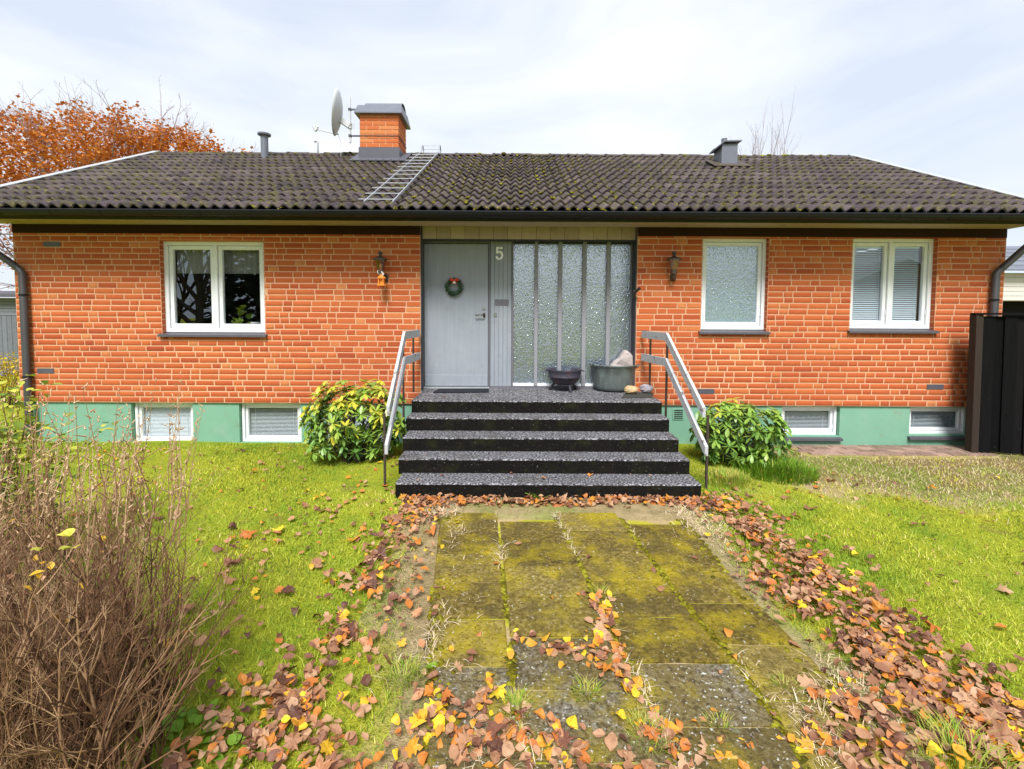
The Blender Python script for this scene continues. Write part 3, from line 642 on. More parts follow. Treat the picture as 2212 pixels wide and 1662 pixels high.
def blind(r, Y, z_top, z_bot, pitch, tilt, parent, sw=.027, cords=True):
    m = MB(); z = z_top
    while z > z_bot:
        dy, dz = sw * .5 * math.cos(tilt), sw * .5 * math.sin(tilt)
        m.add([(r[0], Y - dy, z - dz), (r[1], Y - dy, z - dz), (r[1], Y + dy, z + dz), (r[0], Y + dy, z + dz), (r[0], Y, z + .003), (r[1], Y, z + .003)], [(0, 1, 5, 4), (4, 5, 2, 3)], .5)
        z -= pitch
    if cords:
        for q in (.12, .88):
            xx = r[0] + (r[1] - r[0]) * q; m.box(xx - .0015, xx + .0015, Y - .016, Y - .013, z_bot, z_top, .4)
    m.box(r[0], r[1], Y - .014, Y + .014, z_top + .004, z_top + .03, .5)
    return m.build('blind', M['blind'], parent)
xm = (RW3[0] + RW3[1]) / 2
blind((RW3[0] + .09, xm - .045), D + .155, RW3[3] - .12, RW3[2] + .1, .029, R(50), w3, sw=.030); blind((xm + .045, RW3[1] - .125), D + .155, RW3[3] - .12, RW3[2] + .1, .029, R(50), w3, sw=.030)
MB().box(RW2[0] + .07, RW2[1] - .07, D + .165, D + .17, RW2[2] + .05, RW2[3] - .05).build('curtain', M['curtain'], w2)
# curtain band and plant behind the left window
m = MB()
for a, b in ((RW1[0] + .06, (RW1[0] + RW1[1]) / 2), ((RW1[0] + RW1[1]) / 2, RW1[1] - .06)):
    n = 26
    pts = [(a + (b - a) * i / n, D + .24 + .012 * math.sin(i * 1.9)) for i in range(n + 1)]
    vv = [(p[0], p[1], z) for p in pts for z in (RW1[2] + (RW1[3] - RW1[2]) * .66, RW1[3] - .03)]
    m.add(vv, [(2 * i, 2 * i + 2, 2 * i + 3, 2 * i + 1) for i in range(n)], .5)
m.build('valance', M['curtain'], w1)
LW = []
LBW = ['pale low cellar window with closed white blind, leftmost', 'low cellar window with half-open blind beside the bush', 'low cellar window hidden behind the left rhododendron', 'low cellar window with scalloped lace beside the right rhododendron', 'low cellar window with scalloped lace nearest the black fence']
for i, r in enumerate(bw):
    b_ = window('cellar_window', (r[0] + .008, r[1] - .008, r[2], r[3]), FY + .05, [0, 1], .035, .035, 'pane_low', LBW[i], sill_h=.03, round_sill=True)
    inr = (r[0] + .075, r[1] - .075)
    if i == 0: blind(inr, FY + .135, r[3] - .09, r[2] + .07, .019, R(40), b_)
    elif i < 3: blind(inr, FY + .135, r[3] - .09, r[2] + .07, .019, R(8), b_)
    else:
        blind(inr, FY + .135, r[3] - .09, r[2] + .07, .019, R(4), b_)
        m = MB(); n = 9; ww = (inr[1] - inr[0]) / n; zt = r[3] - .075; zb = zt - .10
        for k in range(n):
            a = inr[0] + k * ww; m.add([(a, FY + .155, zt), (a + ww, FY + .155, zt), (a + ww, FY + .155, zb + .02), (a + ww * .75, FY + .155, zb), (a + ww * .5, FY + .155, zb - .018), (a + ww * .25, FY + .155, zb), (a, FY + .155, zb + .02)], [tuple(range(7))], .5)
        m.build('lace_curtain', M['curtain'], b_)

# ------------------------------------------------------------------ entrance
ent = house
dl = rect(onY(916, 527, DY), onY(1054, 835, DY)); ZTOP = onY(1100, 519, DY).z
m = MB()
m.box(EX0 - .0, dl[0] - .008, D + .06, DY + .1, ZL - .02, ZTOP, .5); m.box(dl[1] + .006, dl[1] + .026, DY - .012, DY + .1, ZL, dl[3] + .006, .5); m.box(dl[0] - .008, dl[1] + .026, DY - .010, DY + .1, dl[3] + .006, ZTOP, .5)
m.build('door_frame', M['door_frame'], ent)
door = MB().box(dl[0], dl[1], DY, DY + .05, ZL + .02, dl[3], .5, c=.003).build('door', M['door'], ent)
MB().box(dl[0] + .012, dl[1] - .004, DY - .009, DY - .001, ZL + .03, onY(980, 810, DY).z, .62, c=.003).build('kick_plate', M['door'], door)
MB().box(dl[0] - .02, dl[1] + .02, DY - .04, DY + .1, ZL - .002, ZL + .016, .4).build('threshold', M['sheet_grey'], ent)
h = onY(1046, 681, DY)
mb = MB(); mb.box(h.x - .016, h.x + .016, DY - .006, DY, h.z - .03, h.z + .03, .5, c=.004); mb.tube([(h.x, DY, h.z), (h.x, DY - .05, h.z), (h.x - .02, DY - .058, h.z + .003), (h.x - .07, DY - .058, h.z + .006), (h.x - .105, DY - .055, h.z - .004), (h.x - .115, DY - .05, h.z + .008)], .009, 8)
mb.build('handle', M['bronze'], door, smooth=True)
k = onY(1045, 666, DY); mb = MB(); mb.tube([(k.x, DY, k.z), (k.x, DY - .012, k.z)], .024, 16); mb.tube([(k.x, DY - .012, k.z - .004), (k.x, DY - .015, k.z - .004)], .009, 10); mb.build('lock', M['steel'], door)
for hz in (.12, 1.1, 1.75):
    MB().tube([(dl[0] - .006, DY - .016, ZL + hz), (dl[0] - .006, DY - .016, ZL + hz + .12)], .009, 8).build('hinge', M['lamp_metal'], door)
# ribbed panel beside the door
sp0, sp1 = dl[1] + .03, onY(1105, 700, DY).x
panel = MB().box(sp0, sp1, DY + .012, DY + .06, ZL + .03, ZTOP, .4).build('side_panel', M['door'], ent)
n = 5; wv = (sp1 - sp0) / n
for i in range(n): MB().box(sp0 + i * wv + .002, sp0 + (i + 1) * wv - .002, DY + .0, DY + .0115, ZL + .032, ZTOP - .002, random.uniform(.3, .6), c=.002).build('board', M['door'], panel)
k = onY(1070, 680, DY)
mb = MB(); mb.box(k.x - .022, k.x + .022, DY - .012, DY - .001, k.z - .03, k.z + .012, .5, c=.005); mb.tube([(k.x, DY - .001, k.z + .022), (k.x, DY - .014, k.z + .022)], .014, 12); mb.build('door_bell', M['steel'], panel)
k0, k1 = onY(1069, 647, DY), onY(1099, 661, DY); MB().box(k0.x, k1.x, DY - .003, DY - .0005, k1.z, k0.z, .2).build('mail_plate', M['door_frame'], panel)
# glazed screen: five tall panes of patterned glass
screen = empty('glass_screen', ((sp1 + EX1) / 2, DY, ZL), ent)
pz0, pz1 = onY(1230, 830, DY).z, onY(1230, 527, DY).z
px = [(1108.5, 1154), (1161.5, 1205), (1213.5, 1257), (1265.5, 1309), (1317.5, 1361)]
px = [(onY(a, 680, DY).x, onY(b, 680, DY).x) for a, b in px]
edges = [sp1 + .001] + [q for p in px for q in p] + [EX1 - .0]
for i in range(0, len(edges), 2):
    a, b = edges[i] , edges[i + 1]
    if b - a > .004: MB().box(a, b, DY - .02, DY + .07, pz0 - .03, ZTOP - .003, .5, c=.003).build('mullion', M['mullion'] if 0 < i < 10 else M['door_frame'], screen)
for a, b in px:
    p_ = MB().box(a - .003, b + .003, DY + .03, DY + .036, pz0 - .003, pz1 + .003).build('pane', M['pattern_glass'], screen)
    MB().box(a, b, DY - .006, DY + .028, pz0 - .03, pz0 + .004, .8, c=.003).build('glazing_bead', M['white'], screen)
    MB().box(a, b, DY - .004, DY + .06, pz1, ZTOP - .004, .3).build('head_rail', M['dark_wood'], screen)
MB().box(sp0, EX1 - .0, DY - .012, DY + .1, ZL - .002, pz0 - .0305, .4).build('bottom_rail', M['door_frame'], screen)
# beige boards over the entrance
hz0, hz1 = onY(1100, 517, D + .05).z, ZT + .04
hb = MB().box(EX0, EX1, D + .07, D + .12, hz0 - .02, hz1, .2).build('header', M['dark_wood'], ent)
n = 15; wv = (EX1 - EX0 - .03) / n
for i in range(n): MB().box(EX0 + .018 + i * wv + .0015, EX0 + .018 + (i + 1) * wv - .0015, D + .045 + random.uniform(0, .003), D + .068, hz0, hz1 - .002, random.uniform(.15, .85), c=.003).build('board', M['beige'], hb)
MB().box(EX0, EX0 + .016, D + .01, D + .059, ZL - .02, ZT, .4).build('trim', M['dark_wood'], ent); MB().box(EX1 - .016, EX1, D + .01, DY - .021, ZL - .02, ZT, .4).build('trim', M['dark_wood'], ent)
MB().box(EX0, EX1, DY - .005, DY + .12, ZTOP + .0005, ZT + .04, .2).build('lintel', M['dark_wood'], ent)

# ------------------------------------------------------------------ roof
PHI = R(27.2)
YE = 5.72; ZE = onY(1106, 454, YE).z - .03
RIDGE = None
t_ = math.tan(PHI); d_ = ray(1106, 341); kk = d_.z / d_.y
YRG = (CAMZ - ZE + YE * t_) / (t_ - kk); ZRG = ZE + (YRG - YE) * t_
RX0 = onY(343, 345, YRG).x; RX1 = onY(1836, 333, YRG).x
slen = (YRG - YE) / math.cos(PHI)
roof = empty('roof', (0, YE, ZE), house)
def roofpt(x, s, n=0.0):     # s metres up the slope, n off it
    return Vector((x, YE + s * math.cos(PHI) - n * math.sin(PHI), ZE + s * math.sin(PHI) + n * math.cos(PHI)))
mb = MB(); b0 = [roofpt(x, s, -.02) for x, s in ((RX0 + .01, 0.02), (RX1 - .01, 0.02), (RX1 - .01, slen), (RX0 + .01, slen))]
mb.poly(b0, (0, .03, -.09), .3)
bk = [Vector((p.x, 2 * YRG - p.y, p.z)) for p in b0][::-1]; mb.poly(bk, (0, -.03, -.09), .3)
mb.build('roof_deck', M['sheet_black'], roof)
NROW = 14; TW = .279; NCOL = round((RX1 - RX0) / TW); TW = (RX1 - RX0) / NCOL; GA = slen / NROW; TL = GA + .055
nseg = 12
prof = []
for i in range(nseg + 1):
    u = i / nseg; prof.append((-TW / 2 + TW * u, .026 * (1 - math.cos(4 * math.pi * u))))
TV, TF = [], []
lift = .046
for (x, z) in prof: TV.append((x, -.006, z + lift))                # front edge top, local: x across, y up the slope, z off the slope
for (x, z) in prof: TV.append((x, .05, z + lift * .90))
for (x, z) in prof: TV.append((x, TL, z + .006))
for (x, z) in prof: TV.append((x, .0, z + lift - .028))
k1 = nseg + 1
for i in range(nseg):
    TF += [(i, i + 1, k1 + i + 1, k1 + i), (k1 + i, k1 + i + 1, 2 * k1 + i + 1, 2 * k1 + i), (3 * k1 + i, 3 * k1 + i + 1, i + 1, i)]
TV = np.array(TV); TF = np.array(TF)
tt = np.linspace(.1, .9, 6)
tile_mesh = []
for t in tt:
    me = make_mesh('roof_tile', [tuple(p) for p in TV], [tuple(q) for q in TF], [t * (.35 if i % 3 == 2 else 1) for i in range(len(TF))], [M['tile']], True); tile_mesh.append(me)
RS = np.array([[1, 0, 0], [0, math.cos(PHI), -math.sin(PHI)], [0, math.sin(PHI), math.cos(PHI)]])
ckx0, ckx1 = 0, 0
tiles = []
for r_ in range(NROW):
    for c in range(NCOL):
        x = RX0 + (c + .5) * TW; s = r_ * GA
        tiles.append((x, s, r_))
order = sorted(range(len(tiles)), key=lambda i: (roofpt(tiles[i][0], tiles[i][1]) - Vector((0, 0, CAMZ))).length)
single = set(order[:300]); rp_, rr_, rt_ = [], [], []
for i, (x, s, r_) in enumerate(tiles):
    p = roofpt(x + random.gauss(0, .002), s + random.gauss(0, .004)); t = min(.95, max(.05, random.gauss(.5, .2))); ez = random.gauss(0, .006); ex = random.gauss(0, .006)
    if i in single:
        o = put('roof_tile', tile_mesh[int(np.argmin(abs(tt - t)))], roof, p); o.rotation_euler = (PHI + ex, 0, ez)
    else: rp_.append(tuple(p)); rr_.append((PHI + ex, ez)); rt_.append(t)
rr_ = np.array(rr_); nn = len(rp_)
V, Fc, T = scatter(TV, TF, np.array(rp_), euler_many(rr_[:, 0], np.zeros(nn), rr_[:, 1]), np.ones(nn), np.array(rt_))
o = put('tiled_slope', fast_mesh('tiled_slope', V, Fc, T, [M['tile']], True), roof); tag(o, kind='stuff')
# back slope, plain
mb = MB(); bk = [Vector((x, 2 * YRG - roofpt(x, s).y, roofpt(x, s, .03).z)) for x, s in ((RX0, 0), (RX1, 0), (RX1, slen), (RX0, slen))]
mb.add(bk, [(3, 2, 1, 0)], .4); mb.build('back_slope', M['tile'], roof)
# ridge caps
x = RX0; i = 0
rc = []
for t in (.2, .5, .8):
    m = MB(); n = 8; ln = .40
    ra, rb = .105, .09
    vv = []
    for j, (xx, r0) in enumerate(((0, ra), (.05, ra), (.05, rb + .004), (ln, rb))):
        for k in range(n + 1): a = math.pi * k / n; vv.append((xx, -math.cos(a) * r0 * 1.15, math.sin(a) * r0 * .62))
    ff = [(j * (n + 1) + k, (j + 1) * (n + 1) + k, (j + 1) * (n + 1) + k + 1, j * (n + 1) + k + 1) for j in range(3) for k in range(n)] + [tuple(range(n + 1))]
    m.add(vv, ff, t); rc.append(m.mesh('ridge_tile', M['tile'], False))
M['ridge_moss'] = M['moss']
while x < RX1 - .1:
    o = put('ridge_tile', rc[i % 3], roof, (x, YRG, ZRG + .012 + random.uniform(-.004, .008))); o.rotation_euler = (0, random.gauss(0, .012), random.gauss(0, .01)); x += .37; i += 1
# moss cushions along the ridge and in the tile troughs
def blob(cx, rx, ry, rz, n=1):
    pass
BLV = []; BLF = []
for i, (r0, z0) in enumerate(((1, 0), (.85, .5), (.45, .88))):
    for k in range(7): a = 2 * math.pi * (k + .5 * i) / 7; BLV.append((r0 * math.cos(a), r0 * math.sin(a), z0))
BLV.append((0, 0, 1)); 
for i in range(2):
    for k in range(7): BLF.append((i * 7 + k, i * 7 + (k + 1) % 7, (i + 1) * 7 + (k + 1) % 7)); BLF.append((i * 7 + k, (i + 1) * 7 + (k + 1) % 7, (i + 1) * 7 + k))
for k in range(7): BLF.append((14 + k, 14 + (k + 1) % 7, 21))
BLV = np.array(BLV); BLF = np.array(BLF)
P, S, T = [], [], []
for _ in range(420):
    x = random.uniform(RX0, RX1)
    if random.random() > .45 + .5 * float(wob(np.array(x), np.array(0.), 1.2)) + .15: continue
    P.append((x, YRG - random.uniform(.02, .11), ZRG + random.uniform(.0, .05))); S.append((random.uniform(.02, .06), random.uniform(.015, .035), random.uniform(.01, .028))); T.append(random.random())
for _ in range(2200):
    x = random.uniform(RX0 + .2, RX1 - .2); r_ = random.randrange(NROW); s = r_ * GA + random.uniform(-.01, .05)
    dens = .12 + .5 * math.exp(-((x - 0.3) / 2.6) ** 2) + .12 * float(wob(np.array(x), np.array(s * 2), 1.1))
    if random.random() > dens: continue
    u = ((x - RX0) / TW) % .5; x += (0 if u < .25 else 0)
    xt = RX0 + round((x - RX0) / (TW / 2)) * (TW / 2) + random.gauss(0, .022)          # troughs lie between the waves
    for _b in range(random.choice((1, 2, 3, 4))):
        p = roofpt(xt + random.gauss(0, .014), s + random.gauss(0, .03), .046 - .12 * max(0, s % GA - .02) * 0); P.append(tuple(p)); q = random.uniform(.3, .85); S.append((.026 * q * random.uniform(.6, 1.3), .034 * q * random.uniform(.6, 1.5), .017 * q)); T.append(random.random() * .8)
P, S, T = np.array(P), np.array(S), np.array(T); n = len(P)
V, Fc, T = scatter(BLV, BLF, P, euler_many(np.full(n, PHI), np.zeros(n), rng.uniform(-.4, .4, n)), S, T)
o = put('roof_moss', fast_mesh('roof_moss', V, Fc, T, [M['moss']], True), roof); tag(o, kind='stuff')
# verge flashing on both rakes
for sx, xx in ((-1, RX0), (1, RX1)):
    mb = MB(); a0, a1 = roofpt(xx, -.02, .085), roofpt(xx, slen + .03, .085)
    mb.bar(a0 + Vector((sx * .02, 0, 0)), a1 + Vector((sx * .02, 0, 0)), .13, .012, up=(0, -math.sin(PHI), math.cos(PHI)), t=.5)
    mb.bar(roofpt(xx + sx * .088, -.02, .0), roofpt(xx + sx * .088, slen + .03, .0), .012, .18, up=(0, -math.sin(PHI), math.cos(PHI)), t=.4)
    mb.build('verge_flashing', M['sheet_grey'], roof)
# eave: soffit, fascia, gutter
SX1 = XR + .02
mb = MB(); zs = ZT - .005
nb = 4
for k in range(nb):
    y0 = YE + .03 + k * (D - YE - .03) / nb; mb.box(RX0 + .05, SX1, y0 + .002, y0 + (D - YE - .03) / nb - .002, zs + .001 * (k % 2), zs + .03, .35 + .1 * k)
mb.build('soffit', M['beige'], roof)
MB().box(RX0, RX1, YE + .0, YE + .026, zs - .004, ZE + .02, .4).build('fascia', M['sheet_black'], roof)
gz = onY(1106, 460, YE - .06).z; gr = .062; gy = YE - .066
gut = empty('gutter', (0, gy, gz), house)
n = 10; ring = [(gy + gr * math.cos(math.pi + math.pi * k / n), gz + gr * math.sin(math.pi + math.pi * k / n)) for k in range(n + 1)]
ring2 = [(gy + (gr - .005) * math.cos(math.pi + math.pi * k / n), gz + (gr - .005) * math.sin(math.pi + math.pi * k / n)) for k in range(n + 1)][::-1]
mb = MB(); sec = ring + ring2; mb.poly([(RX0 - .1, y, z) for y, z in sec], (RX1 - RX0 + .2, 0, 0), .5)
mb.tube([(RX0 - .1, gy - gr, gz), (RX1 + .1, gy - gr, gz)], .009, 6, .9)
go = mb.build('trough', M['sheet_black'], gut)
x = RX0 + .3
while x < RX1:
    mb = MB(); mb.poly([(x, gy + (gr + .004) * math.cos(math.pi + math.pi * k / 8), gz + (gr + .004) * math.sin(math.pi + math.pi * k / 8)) for k in range(9)] + [(x, gy + (gr + .0005) * math.cos(math.pi + math.pi * k / 8), gz + (gr + .0005) * math.sin(math.pi + math.pi * k / 8)) for k in range(8, -1, -1)], (.025, 0, 0), .2)
    mb.build('bracket', M['sheet_black'], gut); x += .6
def downspout(pts, r=.043):
    m = MB(); m.tube(pts, r, 14, .5); o = m.build('downspout', M['sheet_black'] if False else M['downpipe'], house, smooth=True)
    return o
M['downpipe'] = mat('downpipe', vary((0.055, 0.053, 0.056), .25), noise_w=1, scale=5, rough=.45, spec=.5)
a = onY(48, 590, D - .06); b = onY(70, 830, D - .06)
e = Vector((RX0 + .22, gy, gz - .05))
dsL = downspout([e, e + Vector((0, .01, -.05)), a + Vector((-.10, 0, .10)), a + Vector((-.03, 0, .035)), a, Vector((a.x, D - .06, .2)), Vector((a.x, D - .07, .06)), Vector((a.x, D - .13, .0))])
a2 = onY(2152, 592, D - .06); e2 = Vector((RX1 - .18, gy, gz - .05))
dsR = downspout([e2, e2 + Vector((0, .01, -.05)), a2 + Vector((.10, 0, .10)), a2 + Vector((.03, 0, .035)), a2, Vector((a2.x, D - .06, .2)), Vector((a2.x, D - .07, .06)), Vector((a2.x, D - .13, .0))])
for o, p in ((dsL, a), (dsR, a2)):
    for z in (.9, 2.0): 
        mb = MB(); mb.lathe([(.046, -.012), (.05, -.012), (.05, .012), (.046, .012)], (p.x, D - .06, z), 14); mb.box(p.x - .008, p.x + .008, D - .03, D + .01, z - .01, z + .01); mb.build('clip', M['sheet_black'], o)

# chimney
def slope_hit(px, py, n=.05):
    """where the line of sight meets the tiled slope"""
    d = ray(px, py); o0 = Vector((0, 0, CAMZ)); nrm = Vector((0, -math.sin(PHI), math.cos(PHI))); p0 = roofpt(0, 0, n)
    t = (p0 - o0).dot(nrm) / d.dot(nrm); return o0 + d * t
cb = slope_hit(818, 347); cy = cb.y
cx0 = onY(777, 300, cy).x; cx1 = onY(861, 300, cy).x; cdep = .62
zc1 = onY(818, 243, cy).z; zc0 = cb.z - .1; zfl = onY(818, 319, cy).z
chim = empty('chimney', ((cx0 + cx1) / 2, cy, zc0), house)
MB().box(cx0 + .009, cx1 - .009, cy + .009, cy + cdep - .009, zc0 - .6, zc1 + .02, .5).build('chimney_core', M['mortar'], chim)
M['chimney_brick'] = M['brick']
nc = 8; ch = (zc1 - zfl) / nc; W_ = cx1 - cx0
def cbrick(x0, x1, y0, y1, z, t):
    MB().box(x0, x1, y0, y1, z + .006, z + ch - .006, t, c=.004).build('brick', M['brick'], chim)
for c in range(nc):
    z = zfl + c * ch; n = 3; L_ = W_ / n; o_ = 0 if c % 2 else L_ / 2
    xs_ = [cx0] + [cx0 + o_ + L_ * k for k in range(4) if cx0 + .03 < cx0 + o_ + L_ * k < cx1 - .03] + [cx1]
    for a, b in zip(xs_, xs_[1:]): cbrick(a + (.0 if a == cx0 else .006), b - (0 if b == cx1 else .006), cy, cy + .10, z, random.uniform(.6, .98))
    o2 = 0 if c % 2 else .13; ys_ = [cy + .112] + [cy + .112 + o2 + .255 * k for k in range(4) if .03 < o2 + .255 * k < cdep - .14] + [cy + cdep]
    for a, b in zip(ys_, ys_[1:]):
        cbrick(cx1 - .10, cx1, a, b - .012, z, random.uniform(.6, .98)); cbrick(cx0, cx0 + .10, a, b - .012, z, random.uniform(.6, .98))
mb = MB(); mb.box(cx0 - .018, cx1 + .018, cy - .018, cy + cdep + .018, zc0 - .25, zfl, .5); mb.build('flashing', M['sheet_dark'], chim)
mb = MB(); f0 = roofpt(0, 0, .095); 
sy = (cy - YE) / math.cos(PHI)
mb.poly([roofpt(cx0 - .14, sy - .17, .075), roofpt(cx1 + .16, sy - .17, .075), roofpt(cx1 + .16, sy + .5, .10), roofpt(cx0 - .14, sy + .5, .10)], (0, -.004, .012), .6); mb.build('apron', M['sheet_dark'], chim)
mb = MB(); ov = .075; q0, q1, r0, r1 = cx0 - ov, cx1 + ov, cy - ov, cy + cdep + ov; i_ = .10
zt0, zt1 = zc1 - .02, zc1 + .155
low = [(q0, r0, zt0), (q1, r0, zt0), (q1, r1, zt0), (q0, r1, zt0)]; up_ = [(q0 + .03, r0 + .13, zt1), (q1 - .03, r0 + .13, zt1), (q1 - .03, r1 - .13, zt1), (q0 + .03, r1 - .13, zt1)]
mb.add(low + up_ + [(p[0], p[1], p[2] - .02) for p in low], [(0, 1, 5, 4), (1, 2, 6, 5), (2, 3, 7, 6), (3, 0, 4, 7), (4, 5, 6, 7), (8, 9, 1, 0), (9, 10, 2, 1), (10, 11, 3, 2), (11, 8, 0, 3), (11, 10, 9, 8)], .5)
cap = mb.build('cap', M['cap_metal'], chim)
mb = MB(); n = 10; ya, yb = cy + .12, cy + cdep - .12; zz = zt1 - .01; hh = .13
arc = [(ya + (yb - ya) * (.5 - .5 * math.cos(math.pi * k / n)), zz + hh * math.sin(math.pi * k / n)) for k in range(n + 1)]
arci = [(ya + .01 + (yb - ya - .02) * (.5 - .5 * math.cos(math.pi * k / n)), zz + (hh - .008) * math.sin(math.pi * k / n)) for k in range(n + 1)][::-1]
mb.poly([(cx0 + .06, y, z) for y, z in arc + arci], (W_ - .03, 0, 0), .6); mb.build('hood', M['cap_metal'], chim)
mb = MB(); zb = onY(818, 294, cy).z; mb.box(cx0 - .006, cx1 + .006, cy - .005, cy - .001, zb - .009, zb + .009, .4); mb.box(cx0 - .006, cx0 - .001, cy - .001, cy + cdep, zb - .009, zb + .009, .4); mb.box(cx1 + .001, cx1 + .006, cy - .001, cy + cdep, zb - .009, zb + .009, .4); mb.build('strap', M['iron'], chim)
# vent pipe with a flat hat, small pipe, ventilation stack
vp = slope_hit(572, 342); top = onY(572, 292, vp.y).z
mb = MB(); mb.lathe([(.066, -.25), (.066, top - vp.z - .03)], vp, 16, .5); mb.lathe([(.066, top - vp.z - .03), (.115, top - vp.z - .008), (.118, top - vp.z + .02), (.05, top - vp.z + .032), (0, top - vp.z + .034)], vp, 16, .7)
mb.build('vent_pipe', M['cap_metal'], house, smooth=False)
vp = Vector((onY(687, 330, YRG + .35).x, YRG + .35, ZRG - .2)); top = onY(687, 305, vp.y).z
mb = MB(); mb.tube([vp, (vp.x, vp.y, top - .03), (vp.x - .02, vp.y, top), (vp.x - .05, vp.y, top + .002), (vp.x - .06, vp.y, top - .03)], .02, 8); mb.build('small_pipe', M['sheet_grey'], house, smooth=True)
vb = slope_hit(1576, 361); va, vc = onY(1559, 340, vb.y).x, onY(1593, 340, vb.y).x; zt = onY(1576, 311, vb.y).z; dp = .32
st = empty('vent_stack', vb, house)
MB().box(va, vc, vb.y, vb.y + dp, vb.z - .2, zt, .5).build('stack_body', M['cap_metal'], st)
mb = MB(); mb.poly([(va - .07, vb.y - .05, zt - .06), (va - .07, vb.y + dp + .05, zt - .06), (va + .02, vb.y + dp + .05, zt + .03), (vc + .05, vb.y + dp + .05, zt + .05), (vc + .05, vb.y - .05, zt + .03), (va + .02, vb.y - .05, zt + .02)], (0, 0, .022), .5)
mb.build('stack_hat', M['cap_metal'], st); mb = MB(); mb.lathe([(.05, 0), (.05, .11), (.0, .115)], (va + .09, vb.y + .12, zt + .02), 12); mb.build('flue', M['cap_metal'], st)
mb = MB(); sy = (vb.y - YE) / math.cos(PHI); mb.poly([roofpt(va - .18, sy - .13, .088), roofpt(vc + .18, sy - .13, .088), roofpt(vc + .18, sy + .4, .1), roofpt(va - .18, sy + .4, .1)], (0, -.004, .01), .6); mb.build('stack_flashing', M['tile'], st)

# ------------------------------------------------------------------ roof ladder and satellite dish
la0, la1 = slope_hit(783, 456, .09), slope_hit(893, 338, .09); lb0, lb1 = slope_hit(845, 456, .09), slope_hit(921, 338, .09)
lxa = (la0.x + la1.x) / 2; lxb = lb0.x * .75 + lb1.x * .25
lad = empty('roof_ladder', (lxa, YE, ZE)); tag(lad, 'galvanised ladder lying on the roof tiles beside the chimney', 'ladder')
for xx in (lxa, lxb):
    mb = MB(); mb.bar(roofpt(xx, .03, .105), roofpt(xx, slen - .05, .105), .015, .028, up=(0, -math.sin(PHI), math.cos(PHI)), t=.5)
    p = roofpt(xx, slen - .06, .105)
    mb.tube([p, p + Vector((0, .06, .10)), p + Vector((0, .1, .17)), p + Vector((0, .17, .19)), p + Vector((0, .24, .12)), p + Vector((0, .26, -.02))], .012, 6, .6); mb.build('stile', M['galv'], lad)
for k in range(13):
    s = .15 + k * (slen - .3) / 12; MB().tube([roofpt(lxa - .10, s, .115), roofpt(lxb + .01, s, .115)], .006, 6, .5).build('rung', M['galv'], lad)
for dz in (.09, .16): MB().tube([roofpt(lxa, slen - .06, .105) + Vector((0, .1, dz)), roofpt(lxb, slen - .06, .105) + Vector((0, .1, dz))], .007, 6, .5).build('rung', M['galv'], lad)
mb = MB(); p = roofpt(lxa - .42, .12, .10); q = roofpt(lxa - .05, .12, .10); mb.tube([p + Vector((-.03, -.03, -.05)), p, q, q + Vector((.03, -.03, -.05))], .008, 6, .4); mb.build('snow_hook', M['iron'], lad)
# dish
dy_ = cy + .15
pole_x = onY(756, 260, dy_).x; pz0_, pz1_ = onY(756, 309, dy_).z, onY(756, 211, dy_).z
dish = empty('satellite_dish', (pole_x, dy_, pz0_)); tag(dish, 'grey satellite dish on a pole strapped to the chimney', 'satellite dish')
mb = MB(); mb.tube([(pole_x, dy_, pz0_), (pole_x, dy_, pz1_)], .021, 10); mb.build('pole', M['dish'], dish)
for py in (237, 294):
    z = onY(756, py, dy_).z; mb = MB(); mb.box(pole_x - .03, cx0 + .01, dy_ - .012, dy_ + .012, z - .012, z + .012, .3); mb.tube([(pole_x, dy_, z - .02), (pole_x, dy_, z + .02)], .032, 10); mb.build('bracket', M['sheet_dark'], dish)
dc = Vector((onY(733, 245, dy_).x, dy_ - .02, onY(733, 245, dy_).z))
mb = MB(); n = 28; rings = 6; vv = []; ff = []; RA = onY(733, 195, dy_).z - dc.z
ax = Vector((-.97, -.20, .13)).normalized(); up_ = (Vector((0, 0, 1)) - ax * ax.z).normalized(); sd_ = ax.cross(up_)
for side in (0, 1):
    base = len(vv)
    for j in range(rings + 1):
        rr = RA * j / rings
        for k in range(n): a = 2 * math.pi * k / n; vv.append(dc + up_ * rr * math.cos(a) + sd_ * rr * .92 * math.sin(a) + ax * ((rr / RA) ** 2 * .10 - .05 - .006 * side))
    for j in range(rings):
        for k in range(n):
            q = (base + j * n + k, base + j * n + (k + 1) % n, base + (j + 1) * n + (k + 1) % n, base + (j + 1) * n + k); ff.append(q if side == 0 else q[::-1])
b0_, b1_ = rings * n, (rings + 1) * n + rings * n
for k in range(n): ff.append((b0_ + k, b0_ + (k + 1) % n, b1_ + (k + 1) % n, b1_ + k))
mb.add(vv, ff, .5); mb.build('reflector', M['dish'], dish, smooth=True)
arm0 = dc - up_ * (RA * .93) + ax * .02; l1 = onY(683, 279, dy_ - .12)
mb = MB(); mb.bar(arm0 - ax * .06, l1, .02, .028, t=.5); mb.build('feed_arm', M['dish'], dish)
mb = MB(); mb.tube([l1 + Vector((-.045, 0, .04)), l1 + Vector((.0, 0, -.035))], .026, 10); mb.tube([l1 + Vector((.0, 0, .06)), l1 + Vector((.03, 0, .02))], .024, 10); mb.box(l1.x - .02, l1.x + .03, l1.y - .02, l1.y + .02, l1.z - .005, l1.z + .02); mb.build('receiver', M['dish'], dish)
hub = Vector((pole_x, dy_, onY(756, 273, dy_).z)); mb = MB(); mb.bar(dc - ax * .04 - up_ * .12, hub, .09, .10, t=.4); mb.tube([hub - Vector((0, 0, .05)), hub + Vector((0, 0, .05))], .035, 10)
for dz in (-.03, 0, .03): mb.tube([hub + Vector((0, 0, dz)), hub + Vector((.09, 0, dz))], .004, 5)
